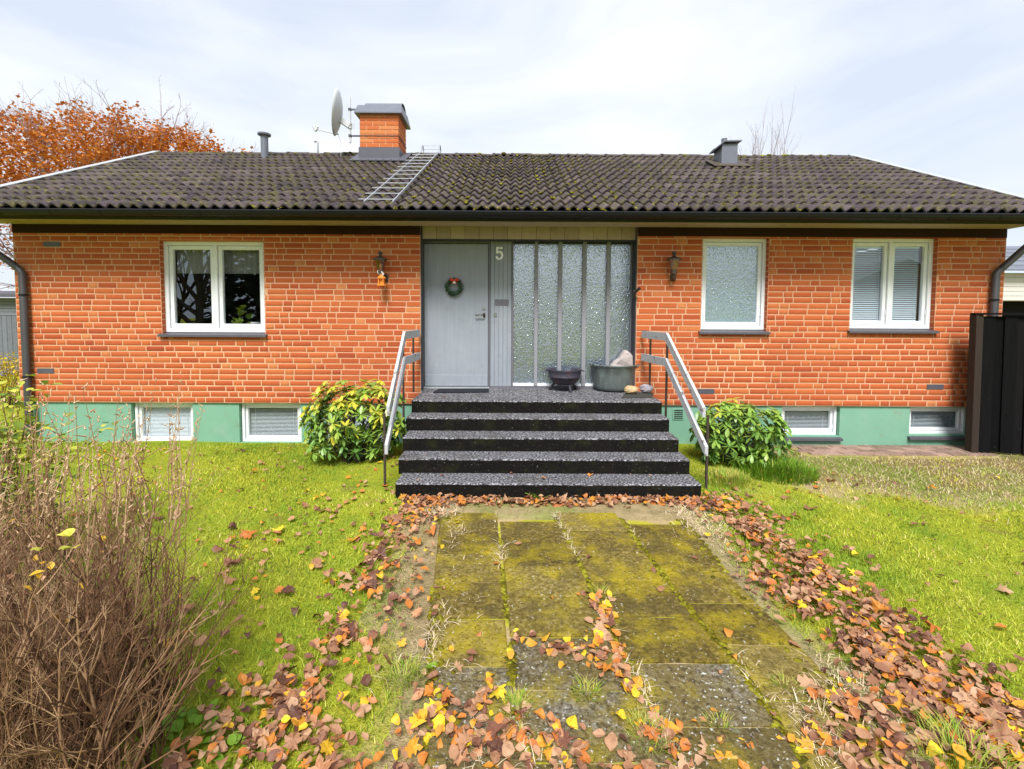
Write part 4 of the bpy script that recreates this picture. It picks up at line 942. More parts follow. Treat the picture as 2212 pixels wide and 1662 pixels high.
mb.build('mount', M['dish'], dish)
a_ = arm0 + Vector((.05, 0, 0)); mb = MB(); mb.tube([a_, a_ + Vector((.04, .03, -.15)), a_ + Vector((.03, .06, -.35)), a_ + Vector((.02, .1, -.6))], .004, 5); mb.build('cable', M['white'], dish)

# ------------------------------------------------------------------ front steps and handrails
steps = empty('front_steps', (.3, 4.3, 0)); tag(steps, 'five dark weathered concrete front steps rising to the door', 'steps')
nose = [(867, 889, 1430), (904.5, 877, 1446), (947, 870, 1466), (993, 860.6, 1490), (1046, 854, 1515)]
RIS = ZL / 5; ny_ = []; wx = []
for k, (py, pl, pr) in enumerate(nose):
    z = ZL - k * RIS; p = onZ(1180, py, z); ny_.append(p.y); wx.append((onY(pl, py, p.y).x, onY(pr, py, p.y).x))
for k in range(5):
    z = ZL - k * RIS; y0 = ny_[k]; y1 = D - .002 if k == 0 else ny_[k - 1] + .06; x0, x1 = wx[k]
    zb = z - RIS - .012 if k < 4 else -.06
    m = MB(); nx_ = 60
    # front face and tread with a slightly uneven arris
    ys2 = [y0, y0 + .012]; jz = [random.gauss(0, .0018) for _ in range(nx_ + 1)]; jy = [random.gauss(0, .002) for _ in range(nx_ + 1)]
    vv = []
    for i in range(nx_ + 1):
        x = x0 + (x1 - x0) * i / nx_
        vv += [(x, y0 + .004, zb), (x, y0 + jy[i], z - .012 + jz[i]), (x, y0 + .010 + jy[i], z + jz[i] * .5), (x, y1, z), (x, y1, zb)]
    ft, fr = [], []
    for i in range(nx_):
        b = i * 5; fr += [(b, b + 5, b + 6, b + 1)]; ft += [(b + 1, b + 6, b + 7, b + 2), (b + 2, b + 7, b + 8, b + 3)]; fr += [(b + 3, b + 8, b + 9, b + 4), (b + 4, b + 9, b + 5, b)]
    e_ = nx_ * 5; fr += [(0, 1, 2, 3, 4), (e_ + 4, e_ + 3, e_ + 2, e_ + 1, e_)]
    m.add(vv, fr, .5, 1); bse = 0
    for q in ft: m.f.append(q); m.t.append(.5); m.m.append(0)
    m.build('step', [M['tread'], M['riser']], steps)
# landing between the brick jambs
MB().box(EX0 + .002, EX1 - .002, D - .002, DY - .0125, ZL - .25, ZL - .001, .5).build('landing', M['tread'], steps)
m = MB()
for k in range(4): x0, x1 = wx[k]; m.box(x0 + .06, x1 - .06, ny_[k] + .10 + k * .001, D - .004, -.05, ZL - k * RIS - RIS * .7, .3) if k == 0 else m.box(x0 + .05 + k * .004, x1 - .05 - k * .004, ny_[k] + .08, ny_[k - 1] + .12, -.05, ZL - k * RIS - RIS * .6, .3)
m.build('stair_core', M['riser'], steps)
def handrail(side, X0, X1, X2, label):
    """X0 at the wall, X1 at the bend, X2 at the foot"""
    o = empty('handrail', (X1, ny_[2], 0)); tag(o, label, 'handrail', 'handrails beside the front steps')
    yb = ny_[0] + .02
    for (zu, ye, zl) in ((1.515, ny_[3] + .02, .78), (1.21, ny_[3] - .06, .405)):
        h2 = .048; hx = Vector((.016, 0, 0))
        P = [Vector((X0, D - .06, zu)), Vector((X1, yb, zu)), Vector((X2, ye, zl))]
        v = []
        for p, sh in zip(P, (0, .016, 0)):
            up, lo = p + Vector((0, -sh, h2)), p + Vector((0, sh * .7, -h2)); v += [up - hx, up + hx, lo + hx, lo - hx]
        f = [(0, 1, 2, 3), (11, 10, 9, 8)] + [(4 * j + i, 4 * j + 4 + i, 4 * j + 4 + (i + 1) % 4, 4 * j + (i + 1) % 4) for j in range(2) for i in range(4)]
        MB().add(v, f, .5).build('rail', M['rail'], o)
    for (x, y, z0, z1) in ((X0 * .7 + X1 * .3, D - .22, ZB + .2, 1.48), (X1, yb + .06, .25, 1.48), (X2, ny_[3], -.05, .76)):
        MB().bar((x + side * .031, y, z0), (x + side * .031, y, z1), .022, .022, up=(0, 1, 0)).build('post', M['iron'], o)
handrail(-1, onY(905, 736, D - .06).x, onY(873, 736, ny_[0]).x, onY(837, 905, ny_[3]).x, 'grey peeling handrail left of the front steps, beside the door')
handrail(1, onY(1388, 736, D - .06).x, onY(1441, 736, ny_[0]).x, onY(1523, 890, ny_[3]).x, 'grey peeling handrail right of the front steps, beside the copper tub')

# ------------------------------------------------------------------ things on the landing and at the door
def land(px, py): return onZ(px, py, ZL)
q = [land(935, 850), land(1056, 849), land(1056, 841.5), land(948, 842)]
mb = MB(); mb.poly([p + Vector((0, 0, .001)) for p in q], (0, 0, .014)); mo = mb.build('doormat', M['rubber']); tag(mo, 'thin black rubber doormat in front of the grey door', 'doormat')
# cast iron fire bowl
c = land(1220, 845); c.y += .06; s = (onY(1257, 800, c.y).x - onY(1183, 800, c.y).x) / 2; zr = onY(1220, 797, c.y).z - ZL
fb = empty('fire_bowl', c); tag(fb, 'black cast iron fire bowl on three short legs', 'fire bowl')
mb = MB(); H_ = zr; zb_ = .075
mb.lathe([(0, zb_), (s * .42, zb_ + .008), (s * .66, zb_ + .03), (s * .82, zb_ + .065), (s * .90, zb_ + .11), (s * .925, zb_ + .112), (s * .925, zb_ + .126), (s * .91, zb_ + .13), (s * .95, H_ - .035), (s * 1.0, H_ - .010), (s * 1.0, H_), (s * .95, H_), (s * .90, H_ - .03), (s * .80, zb_ + .08), (s * .4, zb_ + .025), (0, zb_ + .02)], c, 32)
mb.build('bowl', M['cast_iron'], fb, smooth=True)
for a in (-90 + 20, 30, 150 + 20):
    d = Vector((math.cos(R(a)), math.sin(R(a)), 0)); MB().tube([c + d * s * .55 + Vector((0, 0, zb_ + .03)), c + d * s * .72 + Vector((0, 0, zb_ - .02)), c + d * s * .80 + Vector((0, 0, .03)), c + d * s * .86 + Vector((0, 0, .0))], [.016, .017, .015, .018], 8).build('leg', M['cast_iron'], fb, smooth=True)
for a in (0, 180):
    d = Vector((math.cos(R(a)), 0, 0)); e_ = Vector((0, 1, 0)); p = c + d * s * .99 + Vector((0, 0, H_ - .02)); MB().tube([p - e_ * .05, p - e_ * .045 + d * .03 - Vector((0, 0, .01)), p + e_ * .045 + d * .03 - Vector((0, 0, .01)), p + e_ * .05], .007, 6).build('handle', M['cast_iron'], fb)
MB().box(c.x - .004, c.x + .004, c.y - s * .93, c.y - s * .80, ZL + zb_ + .10, ZL + H_ - .03).build('seam', M['cast_iron'], fb)
# copper tub
c = land(1334, 849); s = (onY(1383, 815, c.y + .2).x - onY(1286, 815, c.y + .2).x) / 2; c.y += s * .85; zr = onY(1334, 789, c.y - s * .5).z - ZL
tub = empty('tub', c); tag(tub, 'big green-stained copper tub on the landing', 'tub')
mb = MB(); mb.lathe([(0, .012), (s * .80, .012), (s * .87, .03), (s * .90, .07), (s * .93, zr * .6), (s * .96, zr - .03), (s * 1.03, zr - .012), (s * 1.04, zr), (s * .99, zr + .004), (s * .93, zr - .03), (s * .90, zr * .5), (s * .85, .06), (0, .04)], c, 40); mb.build('tub_wall', M['copper'], tub, smooth=True)
mb = MB(); mb.lathe([(0, zr - .075), (s * .925, zr - .075)], c, 40); mb.build('lid', M['sheet_dark'], tub)
for a in (200, -20):
    d = Vector((math.cos(R(a)), math.sin(R(a)), 0)); e_ = Vector((-d.y, d.x, 0)); p = c + d * s * 1.02 + Vector((0, 0, zr - .02)); MB().tube([p - e_ * .05, p - e_ * .05 + d * .03 + Vector((0, 0, .03)), p + e_ * .05 + d * .03 + Vector((0, 0, .03)), p + e_ * .05], .007, 6).build('handle', M['copper'], tub)
# pointed stone slab standing in the tub
out = [(1317, 800), (1320, 790), (1327, 781), (1337, 775), (1343, 766), (1349, 757), (1355, 758), (1362, 764), (1369, 772), (1375, 781), (1378, 792), (1377, 802)]
Y_ = c.y - .02; pts = [onY(x, y, Y_) for x, y in out]
mb = MB(); n = len(pts); ctr = sum(pts, Vector()) / n
front = [p + Vector((0, -.02, 0)) for p in pts]; mid = [ctr + (p - ctr) * 1.03 + Vector((0, .03, 0)) for p in pts]; back = [p + Vector((0, .075, 0)) for p in pts]
inner = [ctr + (p - ctr) * .72 + Vector((random.gauss(0, .006), -.045 + random.gauss(0, .008), random.gauss(0, .006))) for p in pts]
vv = inner + front + mid + back
for L3 in range(3):
    pass
ff = [tuple(range(n))] + [(j * n + i, (j + 1) * n + i, (j + 1) * n + (i + 1) % n, j * n + (i + 1) % n) for j in range(3) for i in range(n)] + [tuple(3 * n + i for i in range(n))[::-1]]
dz0 = min(p[2] for p in vv)
mb.add(vv, ff, .6); st_ = mb.build('pointed_stone', M['stone_pale']); tag(st_, 'pale pointed flat stone leaning in the copper tub', 'stone')
def rock(name, px, py, w_, d_, h_, m, label, cat='stone', seed=1, z=None):
    rnd = random.Random(seed); c = land(px, py); c.z = ZL + (z or 0.0) ; n, k = 12, 7; vv = []; ff = []
    c.y += d_ * .4
    vv.append((c.x, c.y, c.z))
    for j in range(1, k):
        th = math.pi * j / k
        for i in range(n):
            a = 2 * math.pi * i / n; q = 1 + rnd.gauss(0, .07); r0 = math.sin(th) ** .7 * q
            vv.append((c.x + w_ / 2 * r0 * math.cos(a), c.y + d_ / 2 * r0 * math.sin(a), c.z + h_ * (.5 - .5 * math.cos(th)) * (1 + rnd.gauss(0, .04))))
    vv.append((c.x, c.y, c.z + h_))
    for i in range(n): ff.append((0, 1 + (i + 1) % n, 1 + i))
    for j in range(k - 2):
        for i in range(n): ff.append((1 + j * n + i, 1 + j * n + (i + 1) % n, 1 + (j + 1) * n + (i + 1) % n, 1 + (j + 1) * n + i))
    L0 = 1 + (k - 2) * n
    for i in range(n): ff.append((L0 + i, L0 + (i + 1) % n, len(vv) - 1))
    o = MB().add(vv, ff, .5).build(name, m); tag(o, label, cat); return o
sl_ = MB(); q = [land(1342, 861), land(1408, 860), land(1412, 851), (land(1352, 851))]; sl_.poly([p + Vector((0, 0, .001)) for p in q], (0, 0, .014)); tag(sl_.build('flat_slate', M['slate']), 'thin dark flat slate under the two rocks on the landing', 'stone')
rock('rock', 1366, 855, .19, .15, .105, M['stone_tan'], 'tan rounded rock beside the copper tub', seed=3, z=.0155)
rock('rock', 1399, 853, .17, .15, .115, M['stone_grey'], 'grey streaked rock next to the tan rock by the tub', seed=5, z=.0155)
# wreath
c = onY(981, 620, DY - .03); R0, r0 = (onY(1000, 620, DY).x - onY(962, 620, DY).x) / 2 - .028, .034
wr = empty('wreath', c); tag(wr, 'small green wreath with red bow hanging on the grey door', 'wreath')
mb = MB(); n, k = 28, 8; vv = []; ff = []
for i in range(n):
    a = 2 * math.pi * i / n
    for j in range(k): b = 2 * math.pi * j / k; q = r0 * (.7 + random.uniform(-.1, .15)); vv.append((c.x + (R0 + q * math.cos(b)) * math.cos(a), c.y + q * math.sin(b), c.z + (R0 + q * math.cos(b)) * math.sin(a)))
for i in range(n):
    for j in range(k): ff.append((i * k + j, i * k + (j + 1) % k, ((i + 1) % n) * k + (j + 1) % k, ((i + 1) % n) * k + j))
mb.add(vv, ff, .2); mb.build('ring', M['wreath'], wr)
P0, P1 = [], []
for _ in range(520):
    a, b = random.uniform(0, 6.283), random.uniform(0, 6.283); d = Vector((math.cos(a) * math.cos(b), -abs(math.sin(b)) * .8 , math.sin(a) * math.cos(b))); p = Vector((c.x + R0 * math.cos(a), c.y, c.z + R0 * math.sin(a)))
    e_ = d + Vector((random.gauss(0, .5), random.gauss(0, .3), random.gauss(0, .5))); P0.append(tuple(p + d * r0 * .5)); P1.append(tuple(p + d * r0 * .5 + e_.normalized() * .026))
V, Fc, T = seg_arrays(P0, P1, np.full(520, .004), np.full(520, .001), rng.choice([.1, .4, .7, 1.0], 520, p=[.35, .3, .2, .15])); needle = put('needle', fast_mesh('needle', V, Fc, T, [M['wreath']]), wr); tag(needle, kind='stuff')
bc = Vector((c.x + .008, c.y - .045, c.z + R0 * .95)); mb = MB()
for sx in (-1, 1): mb.add([bc, bc + Vector((sx * .05, -.012, .035)), bc + Vector((sx * .062, -.004, -.005)), bc + Vector((sx * .03, -.02, -.02))], [(0, 1, 2, 3)], .5); mb.add([bc, bc + Vector((sx * .015, -.006, -.05)), bc + Vector((sx * .04, -.004, -.045))], [(0, 1, 2)], .3)
mb.tube([bc + Vector((-.012, 0, 0)), bc + Vector((.012, 0, 0))], .012, 8, .7); mb.build('bow', M['red'], wr)
MB().lathe([(0, -.02), (.018, -.012), (.022, 0), (.018, .012), (0, .02)], bc + Vector((.0, -.012, -.035)), 10).build('bell', M['silver_white'], wr, smooth=True)
# house number 5
c = onY(1079, 548, DY); hgt = onY(1079, 534, DY).z - onY(1079, 562, DY).z; u = hgt / 10
five = [(-2.6, 5), (2.5, 5), (2.5, 3.5), (-1.0, 3.5), (-1.1, 1.6), (-.2, 1.9), (.7, 1.9), (1.9, 1.35), (2.75, .3), (3.0, -1.2), (2.8, -2.9), (2.0, -4.2), (.7, -4.95), (-.8, -5.0), (-2.1, -4.5), (-2.9, -3.5), (-3.05, -2.3), (-1.4, -2.1), (-1.2, -2.9), (-.6, -3.4), (.2, -3.4), (.9, -2.9), (1.25, -2.0), (1.25, -1.0), (.9, -.1), (.2, .4), (-.6, .35), (-1.2, -.1), (-2.7, .1)]
y_ = DY - .001
mb = MB(); P_ = [(c.x + a * u, y_, c.z + b * u) for a, b in five]
n = len(P_)
me = bpy.data.meshes.new('house_number')
import bmesh
bm = bmesh.new(); vs_ = [bm.verts.new((p[0] - c.x, 0, p[2] - c.z)) for p in P_]; fc_ = bm.faces.new(vs_); ex = bmesh.ops.extrude_face_region(bm, geom=[fc_])
bmesh.ops.translate(bm, verts=[g_ for g_ in ex['geom'] if isinstance(g_, bmesh.types.BMVert)], vec=(0, -.014, 0)); bmesh.ops.triangulate(bm, faces=[f_ for f_ in bm.faces if len(f_.verts) > 4]); bmesh.ops.recalc_face_normals(bm, faces=bm.faces)
bm.to_mesh(me); bm.free(); me.materials.append(M['number']); num = put('house_number', me, None, (c.x, y_, c.z)); tag(num, 'white house number five on the grey panel beside the door', 'number')
for dz in (4.2, -4.3): MB().tube([(c.x + .0, y_ - .013, c.z + dz * u), (c.x, y_ - .017, c.z + dz * u)], .005, 8).build('screw', M['bronze'], num)
# wall lamps
def lamp(px, label, amber):
    c = onY(px, 600, D - .13); c.z = onY(px, 592, D - .13).z
    o = empty('wall_lamp', (c.x, D, c.z)); tag(o, label, 'lamp', 'lanterns either side of the entrance')
    mb = MB(); mb.box(c.x + .0, c.x + .07, D - .03, D - .002, c.z - .085, c.z + .0, .4, c=.008); mb.tube([(c.x + .03, D - .03, c.z - .06), (c.x + .015, D - .09, c.z - .06), (c.x, D - .13, c.z - .035), (c.x, D - .13, c.z)], .015, 8); mb.build('bracket', M['lamp_metal'], o)
    mb = MB(); mb.lathe([(.03, -.005), (.042, .0), (.042, .05), (.036, .052)], (c.x, D - .13, c.z), 14); mb.build('socket', M['lamp_metal'], o)
    mb = MB(); mb.lathe([(.045, .052), (.048, .06), (.072, .165), (.09, .185), (.082, .186), (.066, .165), (.042, .062)], (c.x, D - .13, c.z), 14, .5); mb.build('glass', M['brass_clear'] if not amber else M['brass_amber'], o, smooth=True)
    mb = MB(); mb.lathe([(.098, .183), (.098, .192), (.07, .208), (.035, .222), (.02, .235), (.018, .25), (.03, .262), (.03, .278), (.018, .292), (0, .296)], (c.x, D - .13, c.z), 14); mb.build('hood', M['lamp_metal'], o, smooth=False)
    mb = MB(); mb.lathe([(.014, .052), (.018, .075), (.02, .10), (.018, .125), (.008, .14), (0, .142)], (c.x, D - .13, c.z), 10); mb.build('bulb', M['bulb'], o, smooth=True)
    return c
M['brass_clear'] = glass_mat('brass_clear', .06, (.82, .68, .55)); M['brass_amber'] = glass_mat('brass_amber', .06, (.72, .45, .26), body=(.42, .22, .12), body_w=.35)
lc = lamp(822, 'lantern wall lamp with a small orange ornament hanging under it', False); lamp(1455, 'lantern wall lamp with brownish glass beside the patterned window', True)
# orange hanging ornament below the left lamp
c = onY(824, 617, D - .15); orn = empty('lantern_ornament', (c.x, D - .15, c.z)); tag(orn, 'small orange paper lantern ornament hanging under the left wall lamp', 'ornament')
mb = MB()
for a in range(4):
    an = R(45 + 90 * a); mb.bar((c.x + .045 * math.cos(an), D - .15 + .045 * math.sin(an), c.z), (c.x + .04 * math.cos(an), D - .15 + .04 * math.sin(an), c.z + .095), .012, .012, up=(0, 1, 0))
mb.lathe([(.06, -.004), (.06, .012), (.05, .016)], (c.x, D - .15, c.z), 8); mb.lathe([(.058, .09), (.052, .105), (.02, .135), (.006, .15), (0, .15)], (c.x, D - .15, c.z), 8); mb.lathe([(.022, .012), (.022, .09)], (c.x, D - .15, c.z), 8); mb.build('lantern_body', M['orange_plastic'], orn)
mb = MB(); p = Vector((c.x - .02, D - .16, c.z + .175)); mb.tube([p + Vector((.026 * math.cos(a), 0, .026 * math.sin(a))) for a in np.linspace(0, 6.283, 13)], .007, 6); mb.tube([p + Vector((.03, 0, 0)), p + Vector((.05, .0, -.03)), p + Vector((.03, 0, -.05))], .012, 6); mb.tube([p + Vector((.02, 0, .02)), p + Vector((.03, .01, .10))], .003, 5); mb.build('hanger', M['silver_white'], orn)
# little flag holder on the right jamb
p = onY(1372, 632, D - .02); mb = MB(); mb.tube([p + Vector((-.02, .01, -.06)), p + Vector((-.01, -.03, 0)), p + Vector((.03, -.11, .05))], [.016, .02, .02], 8); mb.box(p.x - .02, p.x + .02, D - .01, D + .008, p.z - .06, p.z + .03); tag(mb.build('flagpole_socket', M['bronze']), 'small dark flagpole socket on the brick edge right of the door', 'flagpole socket')

# ------------------------------------------------------------------ fence and neighbours
fx0 = onY(2110, 680, 5.95); ztop = fx0.z
fa = Vector((fx0.x, 5.95, 0)); fbv = Vector((fx0.x + 2.4, 5.35, 0)); dr = (fbv - fa).normalized(); nr = Vector((dr.y, -dr.x, 0))
fen = empty('fence', fa); tag(fen, 'tall black stained board fence at the right end of the house', 'fence')
LEAN = Vector((.03, 0, 0))
MB().bar(fa + LEAN + Vector((0, 0, -.05)), fa + Vector((0, 0, ztop)), .09, .09, up=(0, 1, 0)).build('post', M['fence_post'], fen)
k = 0; s = .05
while s < 2.3:
    w_ = .136; a = fa + dr * s; b = fa + dr * (s + w_); offn = nr * (.0 if k % 2 else .022)
    mb = MB(); z0 = .02 + random.uniform(0, .02); pts = [a + offn, b + offn, b + offn + nr * -.02, a + offn + nr * -.02]
    mb.poly([p + LEAN + Vector((0, 0, z0)) for p in pts], Vector((0, 0, ztop - .02 - z0 + .005 * s)) - LEAN, random.random()); mb.build('plank', M['fence'], fen); s += .118; k += 1
mb = MB(); mb.bar(fa + Vector((-.05, 0, ztop + .01)), fa + dr * 2.4 + Vector((0, 0, ztop + .02)), .10, .022); mb.build('cap_board', M['fence'], fen)
# grey outbuilding on the far left
ya = 13.0; p0 = onY(36, 640, ya); xr = p0.x + .3; zt = onY(15, 640, ya).z; zm = onY(15, 682, ya).z
shd = empty('shed', (xr - 3, ya, 0)); tag(shd, 'low grey boarded shed behind the yellow bush at the left edge', 'shed')
MB().box(xr - 6, xr, ya, ya + 4, -.1, zt - .05, .5).build('shed_body', M['grey_board'], shd)
for k in range(22): MB().box(xr - .02 - (k + 1) * .14, xr - .03 - k * .14, ya - .03, ya - .002, .0, zm, random.uniform(.1, .5)).build('board', M['grey_board'], shd)
for k in range(5): dz = (zt - .05 - zm) / 5; MB().box(xr - 6, xr, ya - .04 + .003 * k, ya - .002, zm + k * dz + .006, zm + (k + 1) * dz - .004, random.uniform(.5, .9)).build('plank', M['grey_board'], shd)
MB().poly([(xr - 6.2, ya - .3, zt - .04), (xr - 6.2, ya - .3, zt + .05), (xr - 6.2, ya + 4.2, zt + .35), (xr - 6.2, ya + 4.2, zt + .26)], (6.5, 0, 0), .4).build('shed_roof', M['sheet_dark'], shd)
# pale neighbour building on the right
ya = 14.0; xl = onY(2120, 600, ya).x; z1 = onY(2195, 590, ya).z; z0 = onY(2195, 650, ya).z
nb_ = empty('neighbour_house', (xl + 3, ya, 0)); tag(nb_, 'pale boarded neighbour house with dark roof behind the black fence', 'house')
MB().box(xl, xl + 7, ya, ya + 5, z0, z1, .5).build('wall', M['white_board'], nb_); MB().box(xl + .1, xl + 7, ya + .6, ya + 5, -.1, z0 - .002, .3).build('carport_wall', M['black'], nb_)
for k in range(6): dz = (z1 - z0) / 6; MB().box(xl - .02, xl + 7, ya - .03, ya - .002, z0 + k * dz + .008, z0 + (k + 1) * dz - .004, random.uniform(.4, .7)).build('board', M['white_board'], nb_)
for k in range(3): MB().box(xl + .2 + 2.4 * k, xl + .32 + 2.4 * k, ya, ya + .12, -.05, z0 - .001, .3).build('post', M['black'], nb_)
rz = onY(2195, 567, ya + 1.2).z
for kk_ in range(6):
    t0, t1 = kk_ / 6, (kk_ + 1) / 6; a = Vector((xl - .3, ya - .35, z1 + .0)); b = Vector((xl - .3, ya + 2.5, z1 + 1.15))
    p, q = a.lerp(b, t0) + Vector((0, 0, .03)), a.lerp(b, t1)
    MB().poly([p, q, q + Vector((0, 0, .04)), p + Vector((0, 0, .04))], (7.6, 0, 0), random.uniform(.3, .9)).build('roof_course', M['cap_metal'], nb_)

# ------------------------------------------------------------------ vegetation
def leaf_template(kind):
    """a leaf lying in the xy plane, stem at the origin, tip along +y, length 1; bent about the midrib"""
    if kind == 'ovate': w_ = [(0, 0), (.12, .13), (.30, .29), (.5, .35), (.7, .28), (.87, .13), (1, 0)]
    elif kind == 'round': w_ = [(0, 0), (.1, .22), (.3, .40), (.5, .44), (.7, .38), (.88, .21), (1, 0)]
    elif kind == 'lance': w_ = [(0, 0), (.10, .045), (.35, .13), (.6, .155), (.85, .09), (1, 0)]
    if kind == 'maple':
        out = [(0, 0), (.10, -.02), (.30, .02), (.52, .0), (.40, .14), (.62, .28), (.62, .42), (.40, .42), (.36, .50), (.42, .66), (.28, .64), (.14, .60), (.12, .80), (0, 1)]
        left = [(-x, y) for x, y in out[1:-1]][::-1]; ring = out + left
        v = [(0, .38, -.02)] + [(x, y, .10 * abs(x) + .05 * math.sin(5 * y + 3 * x)) for x, y in ring]
        n = len(ring); f = [(0, 1 + i, 1 + (i + 1) % n) for i in range(n)]
        return np.array(v, float), np.array(f)
    v = []; f = []
    for (y, x) in w_:
        b = -.12 * (y - .5) ** 2
        v += [(-x, y, b + .35 * x), (0, y, b), (x, y, b + .35 * x)]
    for i in range(len(w_) - 1):
        a = 3 * i
        for p, q in ((0, 1), (1, 2)): f += [(a + p, a + q, a + 3 + q), (a + p, a + 3 + q, a + 3 + p)]
    v = np.array(v, float); f = np.array(f)
    keep = [i for i, t in enumerate(f) if np.linalg.norm(np.cross(v[t[1]] - v[t[0]], v[t[2]] - v[t[0]])) > 1e-6]
    return v, f[keep]
LT = {k: leaf_template(k) for k in ('ovate', 'round', 'lance', 'maple')}
def curl(v, amt, tw):
    w_ = v.copy(); a = (w_[:, 1] - .5) * amt; w_[:, 2] += -np.abs(a) * .4 + (w_[:, 1] - .5) ** 2 * amt; w_[:, 2] += tw * w_[:, 0] * (w_[:, 1] - .4)
    return w_

# --- fallen leaves
def polyline_pts(pts, wid, n, fall=1.0):
    """n points spread about a polyline of ground points, wid metres either side"""
    P = [onZ(*p) for p in pts]; L_ = [(b - a).length for a, b in zip(P, P[1:])]; tot = sum(L_); o = []
    for _ in range(n):
        s = random.uniform(0, tot); i = 0
        while s > L_[i] and i < len(L_) - 1: s -= L_[i]; i += 1
        p = P[i].lerp(P[i + 1], min(1, s / L_[i])); t = (P[i + 1] - P[i]).normalized(); nn = Vector((-t.y, t.x, 0)); o.append(p + nn * random.gauss(0, wid) + t * random.gauss(0, .03))
    return o
LP = []     # (point, place, heap)
def lay(pts, place, heap): LP.extend((p, place, heap) for p in pts)
lay(polyline_pts([(870, 1085), (1180, 1088), (1500, 1085)], .06, 760), 'at the foot of the front steps', .05)
lay(polyline_pts([(905, 1095), (845, 1180), (800, 1270), (755, 1370), (700, 1470), (600, 1560)], .11, 480), 'on the drift left of the path', .03)
lay(polyline_pts([(930, 1110), (890, 1250), (860, 1400), (840, 1500)], .10, 190), 'on the drift left of the path', .02)
lay(polyline_pts([(1530, 1075), (1640, 1150), (1720, 1250), (1840, 1360), (1990, 1480), (2150, 1600), (2240, 1700)], .16, 1750), 'on the drift right of the path', .028)
lay(polyline_pts([(1680, 1230), (1850, 1330), (2040, 1470), (2212, 1580)], .15, 620), 'on the drift right of the path', .028)
lay(polyline_pts([(1290, 1290), (1310, 1400), (1360, 1500), (1440, 1600), (1500, 1700)], .05, 120), 'in the middle joint of the path', .02)
lay(polyline_pts([(1100, 1390), (1200, 1410), (1320, 1430)], .045, 48), 'across the middle of the path', .02)
lay(polyline_pts([(440, 1560), (600, 1580), (760, 1600), (900, 1620), (1120, 1640)], .17, 420), 'in the foreground left of the path', .04)
lay(polyline_pts([(380, 1680), (700, 1690), (1000, 1690), (1250, 1680), (1500, 1680)], .13, 190), 'in the foreground left of the path', .03)
lay(polyline_pts([(880, 1560), (1060, 1610), (1260, 1660)], .10, 130), 'on the nearest slabs of the path', .02)
lay(polyline_pts([(1540, 1640), (1700, 1640), (1900, 1650)], .10, 30), 'on the nearest slabs of the path', .01)
lay(polyline_pts([(1760, 1580), (1950, 1600), (2150, 1640)], .2, 300), 'on the drift right of the path', .028)
for _ in range(330): p = Vector((random.uniform(-5.5, -.9), random.uniform(1.6, 5.9), 0)); lay([p], 'on the left lawn', 0)
for _ in range(110): p = Vector((random.uniform(-2.2, -.9), random.uniform(2.0, 4.6), 0)); lay([p], 'on the left lawn', 0)
for _ in range(170): p = Vector((random.uniform(1.9, 6.5), random.uniform(1.8, 5.4), 0)); lay([p], 'on the right lawn', 0)
for _ in range(34): p = onZ(random.uniform(930, 1800), random.uniform(1120, 1640)); lay([p], 'on the paving slabs', 0)
step_leaf = [(1160, 1036, 4), (1175, 1036, 4), (1105, 1025, 4), (955, 1030, 4), (1275, 1028, 4), (1405, 1030, 4), (1165, 888, 1), (1290, 890, 1), (905, 905, 1), (920, 985, 3), (880, 1000, 3), (1360, 1023, 4), (905, 1040, 4), (960, 860, 0)]
LPs = [(onZ(px, py, ZL - k * RIS), 'on the front steps', -1) for px, py, k in step_leaf]
def on_house(p): return p.y > D - .05 or (wx[4][0] - .03 < p.x < wx[4][1] + .03 and p.y > ny_[4] - .03)
def patchy(q):
    if 'drift' in q[1] or 'foreground' in q[1]: return random.random() < .35 + .75 * float(smooth(-.5, .5, wob(np.array(q[0].x + 9), np.array(q[0].y), .28)))
    return True
LP = [q for q in LP if not on_house(q[0]) and q[0].y > .9 and patchy(q)]
for _ in range(650):        # crumbs of leaf on both lawns
    p = Vector((random.choice((random.uniform(-5.5, -.9), random.uniform(1.9, 6.8))), random.uniform(1.6, 6.0), 0))
    if not on_house(p): LP.append((p, 'crumb on the lawn', 0))
LP = LP + LPs
kinds = ['ovate', 'round', 'maple', 'ovate']
recs = []
for p, place, heap in LP:
    kd = random.choices(['ovate', 'round', 'maple'], [.58, .27, .15])[0]
    if 'right' in place or 'foreground' in place: t = random.choices([random.uniform(0, .2), random.uniform(.2, .5), random.uniform(.55, .75), random.uniform(.8, 1)], [.17, .56, .19, .08])[0]
    elif 'steps' in place: t = random.choices([random.uniform(.1, .4), random.uniform(.4, .55), random.uniform(.55, .8)], [.4, .3, .3])[0]
    elif 'slab' in place or 'middle' in place: t = random.choices([random.uniform(.1, .4), random.uniform(.4, .65), random.uniform(.65, .85), random.uniform(.85, 1)], [.25, .3, .28, .17])[0]
    else: t = random.choices([random.uniform(0, .25), random.uniform(.25, .55), random.uniform(.55, .8), random.uniform(.85, 1)], [.3, .4, .22, .08])[0]
    L0 = random.choice((random.uniform(.028, .05), random.uniform(.045, .072))) * (1.45 if kd == 'maple' else 1.0)
    if heap < 0: L0 *= .75
    if 'crumb' in place: L0 = random.uniform(.012, .028); t = random.uniform(0, .35)
    z = p.z + .008 + (random.uniform(0, heap) if heap > 0 else (.018 if 'lawn' in place else .012))
    if 'path' in place or 'slab' in place: z += .014
    tilt = .30 if heap > .015 else .18
    recs.append((Vector((p.x, p.y, z)), kd, t, L0, random.gauss(0, tilt), random.gauss(0, tilt), random.uniform(0, 6.283), place, random.choice((0, 1, 2, 3, 4))))
